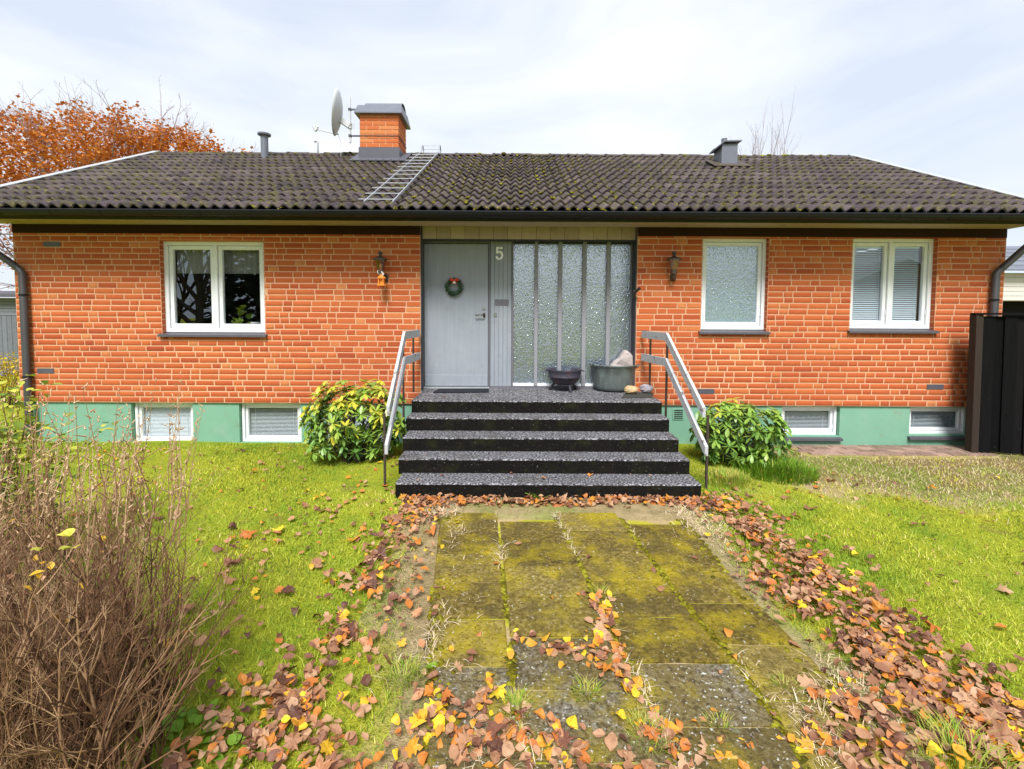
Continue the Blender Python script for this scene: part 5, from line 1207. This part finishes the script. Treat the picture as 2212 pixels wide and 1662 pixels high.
def seen(r):
    p = r[0] - Vector((0, 0, CAMZ)); c = CM.transposed() @ p; u, v_ = c.x / -c.z * F + 1106, PY - c.y / -c.z * F
    return -20 < u < 2230 and v_ < 1680
LV = {}
for kd in ('ovate', 'round', 'maple'):
    v, f = LT[kd]
    for q, (a, b) in enumerate(((.5, .5), (1.2, -.9), (-.8, 1.1), (1.6, .4), (-.3, -1.3))): LV[(kd, q)] = (curl((v + rng.normal(0, .022, v.shape)) * np.array([random.uniform(.78, 1.1), 1, 1]), a, b) - np.array([0, .5, 0]), f)
order = sorted((i for i, r in enumerate(recs) if seen(r) and not (r[7] == 'on the left lawn' and r[0].x < -1.3 and r[0].y < 2.8)), key=lambda i: (recs[i][0] - Vector((0, 0, CAMZ))).length / recs[i][3])
order = [i for i in order if 'crumb' not in recs[i][7]]
single = set(order[:300]) | set(range(len(recs) - len(LPs), len(recs)))
LTI = np.linspace(.04, .98, 12); leaf_mesh = {}
for (kd, q), (v, f) in LV.items():
    for i, t in enumerate(LTI): leaf_mesh[(kd, q, i)] = None
def colour_word(t): return 'dark brown' if t < .14 else 'brown' if t < .3 else 'pale brown' if t < .56 else 'rust orange' if t < .7 else 'orange' if t < .84 else 'yellow'
bulk = {}
for i, r in enumerate(recs):
    p, kd, t, L0, rx, ry, rz, place, q = r
    if i in single:
        k = int(np.argmin(abs(LTI - t))); key = (kd, q, k)
        if leaf_mesh[key] is None:
            v, f = LV[(kd, q)]; leaf_mesh[key] = make_mesh('fallen_leaf', [tuple(x) for x in v], [tuple(x) for x in f], [LTI[k]] * len(f), [M['leaf']], False)
        o = put('fallen_leaf', leaf_mesh[key], None, p); o.rotation_euler = (rx, ry, rz); o.scale = (L0,) * 3
        shp = {'ovate': 'oval', 'round': 'rounded', 'maple': 'lobed maple'}[kd]
        far = 'near the bottom edge' if p.y < 1.55 else 'halfway along' if p.y < 2.3 else 'towards the house'
        shp = {'ovate': 'oval', 'round': 'rounded', 'maple': 'lobed'}[kd]; size = 'small ' if L0 < .05 else 'large ' if L0 > .085 else ''
        tag(o, f'{size}{colour_word(LTI[k])} {shp} leaf {place}, {far}', 'leaf', f'{size}{colour_word(LTI[k])} {shp} leaves {place}, {far}')
    else: bulk.setdefault((kd, q), []).append(r)
parts = []
for (kd, q), rs in bulk.items():
    v, f = LV[(kd, q)]; n = len(rs)
    parts.append(scatter(v, f, np.array([tuple(r[0]) for r in rs]), euler_many(np.array([r[4] for r in rs]), np.array([r[5] for r in rs]), np.array([r[6] for r in rs])), np.array([r[3] for r in rs]), np.array([r[2] for r in rs])))
V, Fc, T = join(parts); o = put('leaf_litter', fast_mesh('leaf_litter', V, Fc, T, [M['leaf']])); tag(o, 'drifts of small brown and orange autumn leaves on lawn and path edges', 'leaf litter', kind='stuff')

# --- lawn
def blades(n, x0, x1, y0, y1, keep, hmin, hmax, wid, tint, lean=.5):
    x = rng.uniform(x0, x1, n); y = rng.uniform(y0, y1, n); k = keep(x, y) > rng.uniform(0, 1, n); x, y = x[k], y[k]; n = len(x)
    h = rng.uniform(hmin, hmax, n); a = rng.uniform(0, 6.283, n); b = a + rng.normal(1.57, .5, n); w_ = wid * rng.uniform(.6, 1.3, n); ln = h * rng.uniform(.1, lean * 2, n)
    base = np.stack([x, y, np.where((x > edge_at(SLAB_L, y)) & (x < edge_at(SLAB_R, y)) & (y < 4.05), .018, -.004)], 1); sd_ = np.stack([np.cos(a), np.sin(a), np.zeros(n)], 1) * w_[:, None]; tip = np.stack([np.cos(b) * ln, np.sin(b) * ln, h], 1)
    mid = tip * np.array([.38, .38, .62])
    V = np.stack([base - sd_, base + sd_, base + mid + sd_ * .7, base + mid - sd_ * .7, base + tip], 1).reshape(-1, 3)
    i = np.arange(n)[:, None] * 5
    Fc = np.concatenate([i + np.array([0, 1, 2]), i + np.array([0, 2, 3]), i + np.array([3, 2, 4])], 0)
    t = tint(x, y, n); return V, Fc, np.concatenate([t, t, t])
def lawn_keep(x, y):
    xl, xr = edge_at(PATH_L, y), edge_at(PATH_R, y)
    k = np.where((x > xl - .02) & (x < xr + .02) & (y < 4.5), np.where((x > edge_at(SLAB_L, y) - .01) & (x < edge_at(SLAB_R, y) + .01), 0, 1.1 * smooth(-.2, .6, wob(x, y, .3))), 1.0)
    k = k * (1 - .66 * dirt(x, y)) * (1 - .78 * dry(x, y))
    k = np.where((x > wx[4][0]) & (x < wx[4][1]) & (y > ny_[4]), 0, k)
    k = np.where((x > wx0) & (x < wx1) & (y > 5.7), 0, k)
    return k
gt_ = lambda x, y, n: np.clip(.40 + .2 * wob(x, y, .8) + rng.normal(0, .27, n) + .35 * dirt(x, y), 0, 1)
parts = [blades(120000, -4.5, 4.8, .7, 3.2, lawn_keep, .010, .034, .0022, gt_, .9), blades(115000, -6.8, 7.2, 3.2, D - .01, lawn_keep, .012, .036, .0032, gt_, .9), blades(60000, -6, 7, .8, D - .02, lambda x, y: lawn_keep(x, y) * smooth(.35, .7, wob(x, y, .33)), .03, .06, .0026, lambda x, y, n: np.clip(rng.normal(.25, .2, n), 0, 1), .6), blades(12000, -12, -6.5, 2, 12, lawn_keep, .03, .07, .006, gt_)]
V, Fc, T = join(parts); o = put('lawn_grass', fast_mesh('lawn_grass', V, Fc, T, [M['grass']])); tag(o, 'short yellow-green mossy lawn grass in front of the house', 'grass', kind='stuff')
# dry straw along the slabs, in the joints and over the bare soil
def straw_keep(x, y):
    xl, xr = edge_at(PATH_L, y), edge_at(PATH_R, y); d = np.maximum(xl - x, x - xr)
    k = np.exp(-((d + .02 - .10 * wob(x, y, .22)) / .15) ** 2) * (y < 4.6) * smooth(-.5, .3, wob(x + 3, y, .4))
    for J_ in (JA, JB, JC): k = np.maximum(k, .75 * np.exp(-((x - edge_at(J_, y)) / .022) ** 2) * smooth(-.15, .35, wob(x * 2, y, .35)) * (y < 4.0))
    k = np.maximum(k, .20 * dirt(x, y))
    return np.where((x > wx[4][0]) & (x < wx[4][1]) & (y > ny_[4]), 0, k)
V, Fc, T = blades(230000, -1.9, 6.8, .7, D, straw_keep,   .008, .038, .0026, lambda x, y, n: np.clip(rng.normal(.62, .22, n), 0, 1), lean=1.6)
V, Fc, T = join([(V, Fc, T), blades(90000, -1.9, 3.6, .7, 4.6, straw_keep, .006, .016, .0019, lambda x, y, n: np.clip(rng.normal(.7, .2, n), 0, 1), lean=4.0)])
o = put('dry_grass', fast_mesh('dry_grass', V, Fc, T, [M['straw']])); tag(o, 'pale dry grass along the slab edges and bare soil', 'dry grass', kind='stuff')
# tufts in the joints and the long green clump by the right bush
def clump(name, c, r, n, h, m, label, cat, w_=.004, t0=.4, lean=.6):
    a = rng.uniform(0, 6.283, n); d = np.sqrt(rng.uniform(0, 1, n)) * r
    x, y = c.x + d * np.cos(a), c.y + d * np.sin(a); hh = h * rng.uniform(.5, 1.1, n) * (1 - .4 * (d / r) ** 2); b = a + rng.normal(0, .7, n); ln = hh * rng.uniform(.2, lean * 1.6, n)
    sd_ = np.stack([np.sin(b), -np.cos(b), np.zeros(n)], 1) * w_; base = np.stack([x, y, np.full(n, -.01 + c.z)], 1); tip = np.stack([np.cos(b) * ln, np.sin(b) * ln, hh], 1); mid = tip * np.array([.35, .35, .7])
    V = np.stack([base - sd_, base + sd_, base + mid + sd_ * .8, base + mid - sd_ * .8, base + tip], 1).reshape(-1, 3); i = np.arange(n)[:, None] * 5
    Fc = np.concatenate([i + np.array([0, 1, 2]), i + np.array([0, 2, 3]), i + np.array([3, 2, 4])], 0); t = np.clip(rng.normal(t0, .22, n), 0, 1)
    V = V - np.array([c.x, c.y, c.z]); o = put(name, fast_mesh(name, V, Fc, np.concatenate([t, t, t]), [m]), None, (c.x, c.y, c.z)); tag(o, label, cat); return o
clump('grass_clump', onZ(1670, 1022), .42, 1500, .20, M['long_grass'], 'long bright green grass clump in front of the right rhododendron', 'grass clump', .005, .4)
clump('grass_clump', onZ(1570, 1040), .26, 500, .14, M['long_grass'], 'yellowing grass clump at the right foot of the steps', 'grass clump', .004, .85)
for (px_, py_, r_, n_, h_, lb) in [(1265, 1500, .06, 130, .06, 'dry grass tuft at the left edge of the middle path joint'), (1400, 1590, .08, 170, .07, 'largest yellow grass tuft between the near slabs'), (1115, 1530, .05, 120, .07, 'grass tuft in the left joint of the path'), (1555, 1570, .05, 90, .05, 'small grass tuft on the right near slab'), (1700, 1490, .07, 120, .05, 'straw tuft at the mossy right slab'), (870, 1460, .09, 200, .07, 'yellow grass tuft at the left edge of the path'), (1300, 1290, .06, 130, .06, 'grass tuft at the top of the middle joint'), (2080, 1650, .14, 260, .12, 'olive grass tuft in the right bottom corner')]:
    clump('grass_tuft', onZ(px_, py_, .012), r_, n_, h_, M['long_grass'], lb, 'grass tuft', .0022, .85, 1.1)
# weeds
def weed(c, n, r, ln, label, kd='ovate', t=.3, m='long_grass', el=(.25, .8)):
    az = rng.uniform(0, 6.283, n); e_ = rng.uniform(*el, n); d = np.stack([np.cos(az) * np.cos(e_), np.sin(az) * np.cos(e_), np.sin(e_)], 1)
    v, f = LT[kd]; pos = np.stack([np.cos(az) * r * rng.uniform(.1, 1, n), np.sin(az) * r * rng.uniform(.1, 1, n), rng.uniform(0, .03, n)], 1)
    o = empty('weed', c); tag(o, label, 'weed')
    for i in range(n):
        V, Fc, T = scatter(v, f, pos[i:i + 1], frames(d[i:i + 1]), np.array([ln * random.uniform(.7, 1.1)]), np.array([t + random.uniform(-.15, .15)])); put('leaf', fast_mesh('leaf', V, Fc, T, [M[m]]), o, c)
weed(onZ(1165, 1078), 11, .05, .13, 'bright green dandelion-like weed at the foot of the steps', 'lance', .4)
weed(onZ(410, 1590), 26, .13, .05, 'green round-leaved weed beside the bare hedge', 'round', .2)
weed(onZ(520, 1640), 16, .09, .045, 'small green weed among the foreground leaves', 'round', .45)
weed(onZ(935, 1455), 5, .02, .03, 'tiny green sprout on the left slab edge', 'round', .4)

# --- twigs
class Twigs:
    def __init__(s): s.a = []; s.b = []; s.r0 = []; s.r1 = []; s.t = []; s.tips = []
    def seg(s, a, b, r0, r1, t): s.a.append(tuple(a)); s.b.append(tuple(b)); s.r0.append(r0); s.r1.append(r1); s.t.append(t)
    def stem(s, p, d, ln, r, n, wig, t, up=.0, kids=0, klen=.4, kang=.6, lvl=0, maxl=2, kr=.6, kn=3):
        p = Vector(p); d = Vector(d).normalized(); st = ln / n; pts = [p.copy()]
        for i in range(n):
            d = (d + Vector((random.gauss(0, wig), random.gauss(0, wig), random.gauss(0, wig) + up))).normalized(); q = p + d * st
            s.seg(p, q, r * (1 - .75 * i / n), r * (1 - .75 * (i + 1) / n), min(1, max(0, t + random.gauss(0, .05)))); p = q; pts.append(p.copy())
            if lvl < maxl and i >= (1 if lvl else 0):
                for _ in range(kids if random.random() < .5 else max(0, kids - 1)):
                    ax = d.orthogonal().normalized(); ax.rotate(Matrix.Rotation(random.uniform(0, 6.283), 3, d)); kd_ = (d + ax * math.tan(kang * random.uniform(.6, 1.3))).normalized()
                    s.stem(p, kd_, ln * klen * random.uniform(.6, 1.2) * (1 - .4 * i / n), max(r * kr * (1 - .6 * i / n), .0008), kn, wig, t + random.uniform(0, .12), up, kids, klen, kang, lvl + 1, maxl, kr, kn)
        s.tips.append((p, d)); return pts
    def mesh(s, name, m, n=3):
        V, Fc, T = seg_arrays(np.array(s.a), np.array(s.b), np.array(s.r0), np.array(s.r1), np.array(s.t), n); return fast_mesh(name, V, Fc, T, [m])
# bare hedge in the left foreground
hedge = empty('bare_hedge', (-2.6, 2.0, 0)); tag(hedge, 'bare brown twiggy hedge filling the left foreground', 'hedge')
tw = Twigs()
for _ in range(600):
    y = random.uniform(1.34, 2.05); x = random.uniform(-3.8, -1.16 - .44 * (y - 1.22))
    d = Vector((random.gauss(-.03, .12), random.gauss(0, .12), 1))
    tw.stem((x, y, -.02), d, random.uniform(.66, .94), random.choice((.004, .005, .006, .008, .011)), 7, .10, random.uniform(.05, .8), .03, 3, .32, .60, 0, 2, .52, 3)
for _ in range(230):         # long shoots of this year above the clipped top
    y = random.uniform(1.75, 2.3); x = random.uniform(-3.9, -1.15 - .40 * (y - 1.22)); z = random.uniform(.6, .9)
    pts = tw.stem((x, y, z), Vector((random.gauss(.03, .12), random.gauss(0, .12), 1)), random.uniform(.3, .62), .0034, 6, .05, random.uniform(.55, .9), .02, 0, .2, .5, 2, 2)
    for p in pts[1:]:
        for _k in range(2): q = p + Vector((random.gauss(0, .005), random.gauss(0, .005), random.uniform(-.03, .03))); tw.seg(q, q + Vector((random.gauss(0, .012), random.gauss(0, .012), .014)), .0042, .001, random.uniform(.75, 1))
for _ in range(26):          # arching pale stems on the left
    p = Vector((random.uniform(-3.4, -2.3), random.uniform(1.8, 2.3), random.uniform(.4, .8)))
    pts = tw.stem(p, Vector((random.gauss(.1, .4), random.gauss(0, .2), 1)), random.uniform(.5, .85), .006, 7, .10, random.uniform(.6, .85), .0, 1, .4, .7, 1, 2)
put('branches', tw.mesh('branches', M['twig']), hedge); tag(bpy.data.objects['branches'], kind='stuff')
n = 950; pos = np.stack([rng.uniform(-3.9, -1.6, n), rng.uniform(1.3, 2.0, n), rng.uniform(.03, .9, n) ** 1.2], 1)
parts = []
v, f = LT['ovate']; d = rng.normal(0, 1, (n, 3)); d /= np.linalg.norm(d, axis=1)[:, None]
V, Fc, T = scatter(v, f, pos, frames(d), rng.uniform(.018, .04, n), rng.choice([.1, .3, .5, .9], n)); o = put('dead_leaf', fast_mesh('dead_leaf', V, Fc, T, [M['leaf']]), hedge); tag(o, kind='stuff')
n = 90; pos = np.stack([rng.uniform(-3.9, -1.6, n), rng.uniform(1.25, 1.9, n), rng.uniform(.03, .5, n)], 1); d = rng.normal(0, 1, (n, 3)); d /= np.linalg.norm(d, axis=1)[:, None]
V, Fc, T = scatter(v, f, pos, frames(d), rng.uniform(.02, .045, n), rng.uniform(.1, .9, n)); o = put('green_leaf', fast_mesh('green_leaf', V, Fc, T, [M['bush_leaf']]), hedge); tag(o, kind='stuff')
tips = [t_[0] for t_ in tw.tips if t_[0].z > 1.0]; random.shuffle(tips)
for p in tips[:9]:
    V, Fc, T = scatter(v, f, np.zeros((3, 3)), frames(np.array([[math.cos(a), math.sin(a), .3] for a in rng.uniform(0, 6.28, 3)]) / math.sqrt(1.09)), rng.uniform(.03, .05, 3), rng.uniform(.7, 1, 3)); put('last_leaf', fast_mesh('last_leaf', V, Fc, T, [M['bush_leaf']]), hedge, p)

def leafy(name, label, cat, c, pts, dirs, kd, size, tint, m, n_single, stems=None, stem_mat='bark', cam_sort=True):
    """a shrub whose nearest leaves are objects of their own and the rest one mass"""
    o = empty(name, c); tag(o, label, cat)
    v, f = LT[kd]; d = dirs / np.linalg.norm(dirs, axis=1)[:, None]; fr = frames(d)
    q = np.argsort(np.linalg.norm(pts - np.array([0, 0, CAMZ]), axis=1)); sel = set(q[:n_single].tolist())
    TI_ = np.linspace(.03, .97, 8); ms = [make_mesh('leaf', [tuple(x) for x in v], [tuple(x) for x in f], [t] * len(f), [M[m]], True) for t in TI_]
    for i in sel:
        l = put('leaf', ms[int(np.argmin(abs(TI_ - tint[i])))], o, tuple(pts[i])); l.rotation_mode = 'QUATERNION'; l.rotation_quaternion = Matrix(fr[i].tolist()).to_quaternion(); l.scale = (size[i],) * 3
    r = np.array([i for i in range(len(pts)) if i not in sel])
    if len(r):
        V, Fc, T = scatter(v, f, pts[r], fr[r], size[r], tint[r]); x = put('foliage', fast_mesh('foliage', V, Fc, T, [M[m]], True), o); tag(x, kind='stuff')
    if stems:
        x = put('stem', stems.mesh('stem', M[stem_mat], 5), o); tag(x, kind='stuff')
    return o
# rhododendrons: whorls of long leaves
def rhodo(c, rx, ry, h, n, label, zlow, lean=0.0, yel=.0):
    P, Dr, S, T = [], [], [], []; st = Twigs()
    for i in range(n):
        u = random.random(); az = random.uniform(0, 6.283); el = math.asin(random.uniform(-.74, 1)); rr = random.uniform(.70, 1.0) * (1 + .13 * float(wob(np.array(az * 1.3 + c.x), np.array(el * 1.6), .8)))
        p = Vector((c.x + rx * math.cos(az) * math.cos(el) * rr, c.y + ry * math.sin(az) * math.cos(el) * rr, zlow + (h - zlow) * (.42 + .58 * math.sin(el) * rr)))
        if p.y > D - .06: p.y = D - .06 - random.uniform(0, .1)
        if p.z < .04: continue
        axis = Vector((math.cos(az) * math.cos(el), math.sin(az) * math.cos(el), max(.1, math.sin(el)) + .35)).normalized()
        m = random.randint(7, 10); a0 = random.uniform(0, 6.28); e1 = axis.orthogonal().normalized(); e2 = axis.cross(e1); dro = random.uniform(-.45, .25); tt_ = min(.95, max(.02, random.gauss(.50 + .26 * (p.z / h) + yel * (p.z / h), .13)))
        for k in range(m):
            a = a0 + 6.283 * k / m + random.gauss(0, .15); d = (e1 * math.cos(a) + e2 * math.sin(a) + axis * (dro + random.gauss(0, .15))).normalized()
            P.append(tuple(p)); Dr.append(tuple(d)); S.append(random.uniform(.085, .125)); T.append(min(1, max(0, tt_ + random.gauss(0, .07) + (.3 if random.random() < .012 + yel * .06 else 0))))
        if i % 3 == 0:
            b = Vector((c.x + random.gauss(0, .07), c.y + random.gauss(0, .05), 0)); mid = b.lerp(p, .5) + Vector((0, 0, .06)); st.seg(b, mid, .012, .008, .5); st.seg(mid, p, .008, .003, .5)
    return leafy('rhododendron', label, 'rhododendron', c, np.array(P), np.array(Dr), 'lance_w', np.array(S), np.array(T), 'rhodo', 300, st)
v, f = leaf_template('lance'); LT['lance_w'] = (v * np.array([1.25, 1, .6]), f)
c1 = onZ(775, 1000); c1.z = 0; c1.x -= .0
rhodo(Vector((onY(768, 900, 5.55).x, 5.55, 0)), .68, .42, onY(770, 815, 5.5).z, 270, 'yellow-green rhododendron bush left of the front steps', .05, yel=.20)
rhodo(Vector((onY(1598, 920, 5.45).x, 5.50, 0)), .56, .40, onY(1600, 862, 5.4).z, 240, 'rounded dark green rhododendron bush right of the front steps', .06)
# leafy yellow-green shrub at the left edge, behind the hedge
st = Twigs(); P, Dr, S, T = [], [], [], []
c = Vector((onY(-35, 900, 3.1).x, 3.1, 0))
for _ in range(40):
    pts = st.stem((c.x + random.gauss(0, .18), c.y + random.gauss(0, .16), 0), Vector((random.gauss(0, .16), random.gauss(0, .16), 1)), random.uniform(.9, 1.36), .007, 8, .09, .5, .0, 0)
    for p in pts[3:]:
        for _k in range(5): P.append(tuple(p + Vector((random.gauss(0, .05), random.gauss(0, .05), random.gauss(0, .04))))); Dr.append((random.gauss(0, 1), random.gauss(0, 1), random.gauss(-.2, .5))); S.append(random.uniform(.038, .066)); T.append(min(1, max(0, random.gauss(.22 + .42 * (p.z / 1.3) , .2))))
leafy('leafy_shrub', 'yellow-green leafy shrub behind the bare hedge at the left edge', 'shrub', c, np.array(P), np.array(Dr), 'round', np.array(S), np.array(T), 'bush_leaf', 300, st, 'twig')
# small yellow bush at the house corner
c = Vector((onY(8, 800, 8.6).x, 8.6, 0)); hh = onY(8, 762, 8.6).z; n = 1500
a = rng.uniform(0, 6.283, n); e_ = np.arcsin(rng.uniform(-.3, 1, n)); rr = rng.uniform(.6, 1.05, n); P = np.stack([c.x + .55 * np.cos(a) * np.cos(e_) * rr, c.y + .5 * np.sin(a) * np.cos(e_) * rr, hh * (.45 + .53 * np.sin(e_) * rr)], 1)
st = Twigs()
for _ in range(30): st.stem((c.x + random.gauss(0, .08), c.y + random.gauss(0, .08), 0), Vector((random.gauss(0, .35), random.gauss(0, .35), 1)), hh * .85, .008, 5, .08, .4, 0, 0)
leafy('yellow_bush', 'small bright yellow bush at the left corner of the house', 'bush', c, P, rng.normal(0, 1, (n, 3)), 'ovate', rng.uniform(.03, .055, n), rng.uniform(0, 1, n), 'yellow_leaf', 0, st, 'twig')
bpy.data.objects['foliage']

# --- trees behind the house
def tree(name, label, base, height, spread, trunk_r, leaf_mat, n_leaf, leaf_size, leaf_zone, seed, twig_mat='far_twig', nl=9, maxl=3, upb=.06, group=None, trunk_h=.28, klen=.62, kang=.55, kid=2, stub=.008, halo=None, extra=None):
    random.seed(seed); o = empty(name, base); tag(o, label, 'tree', group); base = Vector(base)
    tk = Twigs(); pts = tk.stem(base - Vector((0, 0, .1)), Vector((random.gauss(0, .04), random.gauss(0, .04), 1)), height * trunk_h, trunk_r, 4, .03, .4, 0, 0, lvl=9, maxl=0); tk.r1[-1] = trunk_r * .55; 
    for i in range(4): tk.r0[i] = trunk_r * (1 - .12 * i); tk.r1[i] = trunk_r * (1 - .12 * (i + 1))
    put('trunk', tk.mesh('trunk', M['bark'], 8), o)
    br = Twigs(); topp = pts[-1]
    for i in range(nl):
        az = 6.283 * i / nl + random.gauss(0, .25); tilt = random.uniform(.15, 1.12) if i else 0.05
        d = Vector((math.cos(az) * math.sin(tilt) * spread, math.sin(az) * math.sin(tilt) * spread, math.cos(tilt)))
        p = pts[random.choice((2, 3, 4))]; br.stem(p, d, height * (1 - trunk_h) * random.uniform(.8, 1.0), trunk_r * .5, 7, .07, .4, upb, kid, klen * .75, kang, 0, maxl, .55, 4)
    if halo:
        for q in halo(): br.stem(q[0], q[1], q[2], .006, 4, .09, .5, .02, 2, .5, .5, 1, 2, .6, 3)
    br.r0 = [max(r, stub) for r in br.r0]; br.r1 = [max(r, stub * .6) for r in br.r1]
    x = put('crown', br.mesh('crown', M[twig_mat]), o)
    if n_leaf:
        A, B = np.array(br.a), np.array(br.b); ok = leaf_zone(B); idx = np.nonzero(ok)[0]; wgt = np.where(B[idx, 2] > 6.3, 3.0, .8) * np.clip(np.abs(B[idx, 0] - base.x) / 2.5, .35, 2.2); pk = rng.choice(idx, n_leaf, p=wgt / wgt.sum()); P = A[pk] + (B[pk] - A[pk]) * rng.uniform(0, 1, n_leaf)[:, None] + rng.normal(0, leaf_size * .9, (n_leaf, 3))
        if extra is not None: P[:len(extra)] = extra
        v = np.array([(0, 0, 0), (.34, .5, .1), (0, 1, 0), (-.34, .5, .1)], float); f = np.array([(0, 1, 2), (0, 2, 3)])
        d = rng.normal(0, 1, (n_leaf, 3)); d /= np.linalg.norm(d, axis=1)[:, None]
        f4 = np.array([[0, 7, 9, 0]]) if False else f
        V, Fc, T = scatter(v * np.array([1.5, 1, 1]), f, P, frames(d), rng.uniform(.6, 1.2, n_leaf) * leaf_size, rng.uniform(0, 1, n_leaf)); x = put('foliage', fast_mesh('foliage', V, Fc, T, [M[leaf_mat]]), o); tag(x, kind='stuff')
    return o
Yt = 19.0; tb = Vector((onY(285, 600, Yt).x, Yt, 0)); ztop = onY(270, 285, Yt).z; zl_ = onY(270, 268, Yt).z
cxx = tb.x
def zone(B):
    r = np.hypot((B[:, 0] - cxx) / (onY(535, 340, Yt).x - cxx), (B[:, 1] - Yt) / 5.0)
    return (B[:, 2] < zl_ - 1.2 * r ** 2 + .25 * np.sin(B[:, 0] * 2.3)) & (B[:, 2] > 2.2) & (r < 1.15)
def dome(a, rr):
    x = cxx + (onY(535, 340, Yt).x - cxx) * rr * math.cos(a); y = Yt + 4.2 * rr * math.sin(a); return x, y, zl_ - .55 - 1.2 * rr ** 2 + .3 * math.sin(x * 2.3 + y)
def halo():
    o = []
    for _ in range(420):
        x, y, z = dome(random.uniform(0, 6.283), math.sqrt(random.random()) * 1.05); o.append((Vector((x, y, z - .5)), Vector(((x - cxx) * .13, (y - Yt) * .1, 1)) + Vector((random.gauss(0, .25), random.gauss(0, .2), 0)), random.uniform(.6, 1.3)))
    return o
ex_ = []
while len(ex_) < 17000:
    x, y, z = dome(random.uniform(0, 6.283), math.sqrt(random.random()) * 1.08); z -= abs(random.gauss(0, 1.3)) - .12
    if float(wob(np.array(x * 1.0), np.array(z + y * .5), .55)) > -.45: ex_.append((x, y, z))
tree('autumn_tree', 'large tree with rust orange leaves and bare top behind the house', tb, ztop, 1.0, .22, 'orange_leaf', 36000, .125, zone, 21, nl=30, maxl=3, upb=.03, klen=.58, kid=2, stub=.005, halo=halo, extra=np.array(ex_))
Yb = 32.0; tb2 = Vector((onY(1645, 500, Yb).x, Yb, 0)); tree('bare_tree', 'thin leafless tree top behind the ridge right of the vent stack', tb2, onY(1660, 285, Yb).z, .16, .14, None, 0, 0, None, 8, nl=20, maxl=2, upb=.10, klen=.5, kang=.35, stub=.007)
random.seed(99)
# what the windows mirror: bare tree and evergreens across the garden, a gabled house and a hedge across the road
tree('garden_tree', 'leafless garden tree mirrored in the left window', (-11.4, -4.2, 0), 8.5, .8, .20, None, 0, 0, None, 11, 'bark', nl=9, maxl=2, klen=.6, stub=.012)
tree('garden_tree', 'second leafless garden tree mirrored at the left of the window', (-13.2, -5.6, 0), 9.0, .7, .16, None, 0, 0, None, 12, 'bark', nl=8, maxl=2, klen=.6, stub=.012)
def evergreen(c, h, r, label):
    n = 2600; t = rng.uniform(0, 1, n) ** 1.3; a = rng.uniform(0, 6.283, n); q = r * (1 - t) * rng.uniform(.55, 1.05, n) + .05; P = np.stack([c[0] + q * np.cos(a), c[1] + q * np.sin(a), .15 + t * h], 1); d = np.stack([np.cos(a), np.sin(a), rng.normal(-.2, .3, n)], 1); d /= np.linalg.norm(d, axis=1)[:, None]
    o = empty('evergreen', c); tag(o, label, 'tree', 'evergreens across the garden'); v, f = LT['ovate']; V, Fc, T = scatter(v, f, P, frames(d), rng.uniform(.35, .6, n), rng.uniform(0, 1, n)); x = put('crown', fast_mesh('crown', V, Fc, T, [M['dark_leaf']]), o)
    mb = MB(); mb.lathe([(.16, -.1), (.05, h * .9)], c, 8); mb.build('trunk', M['bark'], o)
for i, (x, y, h, r) in enumerate([(-10.9, -7.2, 7.5, 2.3), (-4.5, -13.5, 3.6, 2.4), (-1.2, -14.5, 3.3, 2.4), (1.9, -14, 3.7, 2.4), (5.2, -14.5, 3.3, 2.3), (8.6, -14.5, 3.2, 2.3)]):
    evergreen((x, y, 0), h, r, ['tall dark evergreen mirrored in the left window', 'dark evergreen mirrored at the left of the glazed screen', 'dark evergreen mirrored in the second tall pane', 'dark evergreen mirrored in the middle tall pane', 'dark evergreen mirrored in the fourth tall pane', 'low dark evergreen mirrored in the patterned window'][i])
gh = empty('gabled_house', (17.0, -9, 0)); tag(gh, 'grey gabled house mirrored in the right blinds window', 'house')
MB().box(13.5, 20.5, -12.5, -7.5, -.1, 2.7, .5).build('wall', M['grey_board'], gh); MB().poly([(13.5, -7.5, 2.702), (20.5, -7.5, 2.702), (17.0, -7.5, 4.15)], (0, -5, 0), .5).build('gable', M['grey_board'], gh)
for sx in (-1, 1): MB().poly([(17, -7.2, 4.16), (17 + sx * 4.0, -7.2, 2.5), (17 + sx * 4.0, -7.2, 2.62), (17, -7.2, 4.28)], (0, -5.6, 0), .4).build('roof', M['sheet_dark'], gh)
# plant on the sill behind the left window
c = Vector((RW1[0] + (RW1[1] - RW1[0]) * .66, D + .30, RW1[2] + .04)); pl = empty('potted_plant', c); tag(pl, 'green potted plant on the sill behind the left window', 'plant')
MB().lathe([(.045, 0), (.06, .07), (.052, .07), (.04, .01)], c, 14).build('pot', M['pot'], pl, smooth=True)
v, f = LT['round']
for k in range(12):
    d = np.array([[random.gauss(0, .6), random.gauss(-.2, .3), random.uniform(.2, 1)]]); d /= np.linalg.norm(d); V, Fc, T = scatter(v, f, np.array([[random.gauss(0, .05), random.gauss(0, .02), .07 + random.uniform(0, .22)]]), frames(d), np.array([.09]), np.array([random.uniform(.2, .6)])); put('leaf', fast_mesh('leaf', V, Fc, T, [M['bush_leaf']]), pl, c)
for k, q in enumerate((.42, .80)):
    c = Vector((RW1[0] + (RW1[1] - RW1[0]) * q, D + .27, RW1[2] + .11)); mb = MB(); mb.lathe([(.045, 0), (.07, .03), (.062, .03), (.04, .006)], c, 14); tag(mb.build('bowl', M['pot'], smooth=True), ('white bowl on the sill in the left pane of the left window', 'white bowl on the sill in the right pane of the left window')[k], 'bowl')
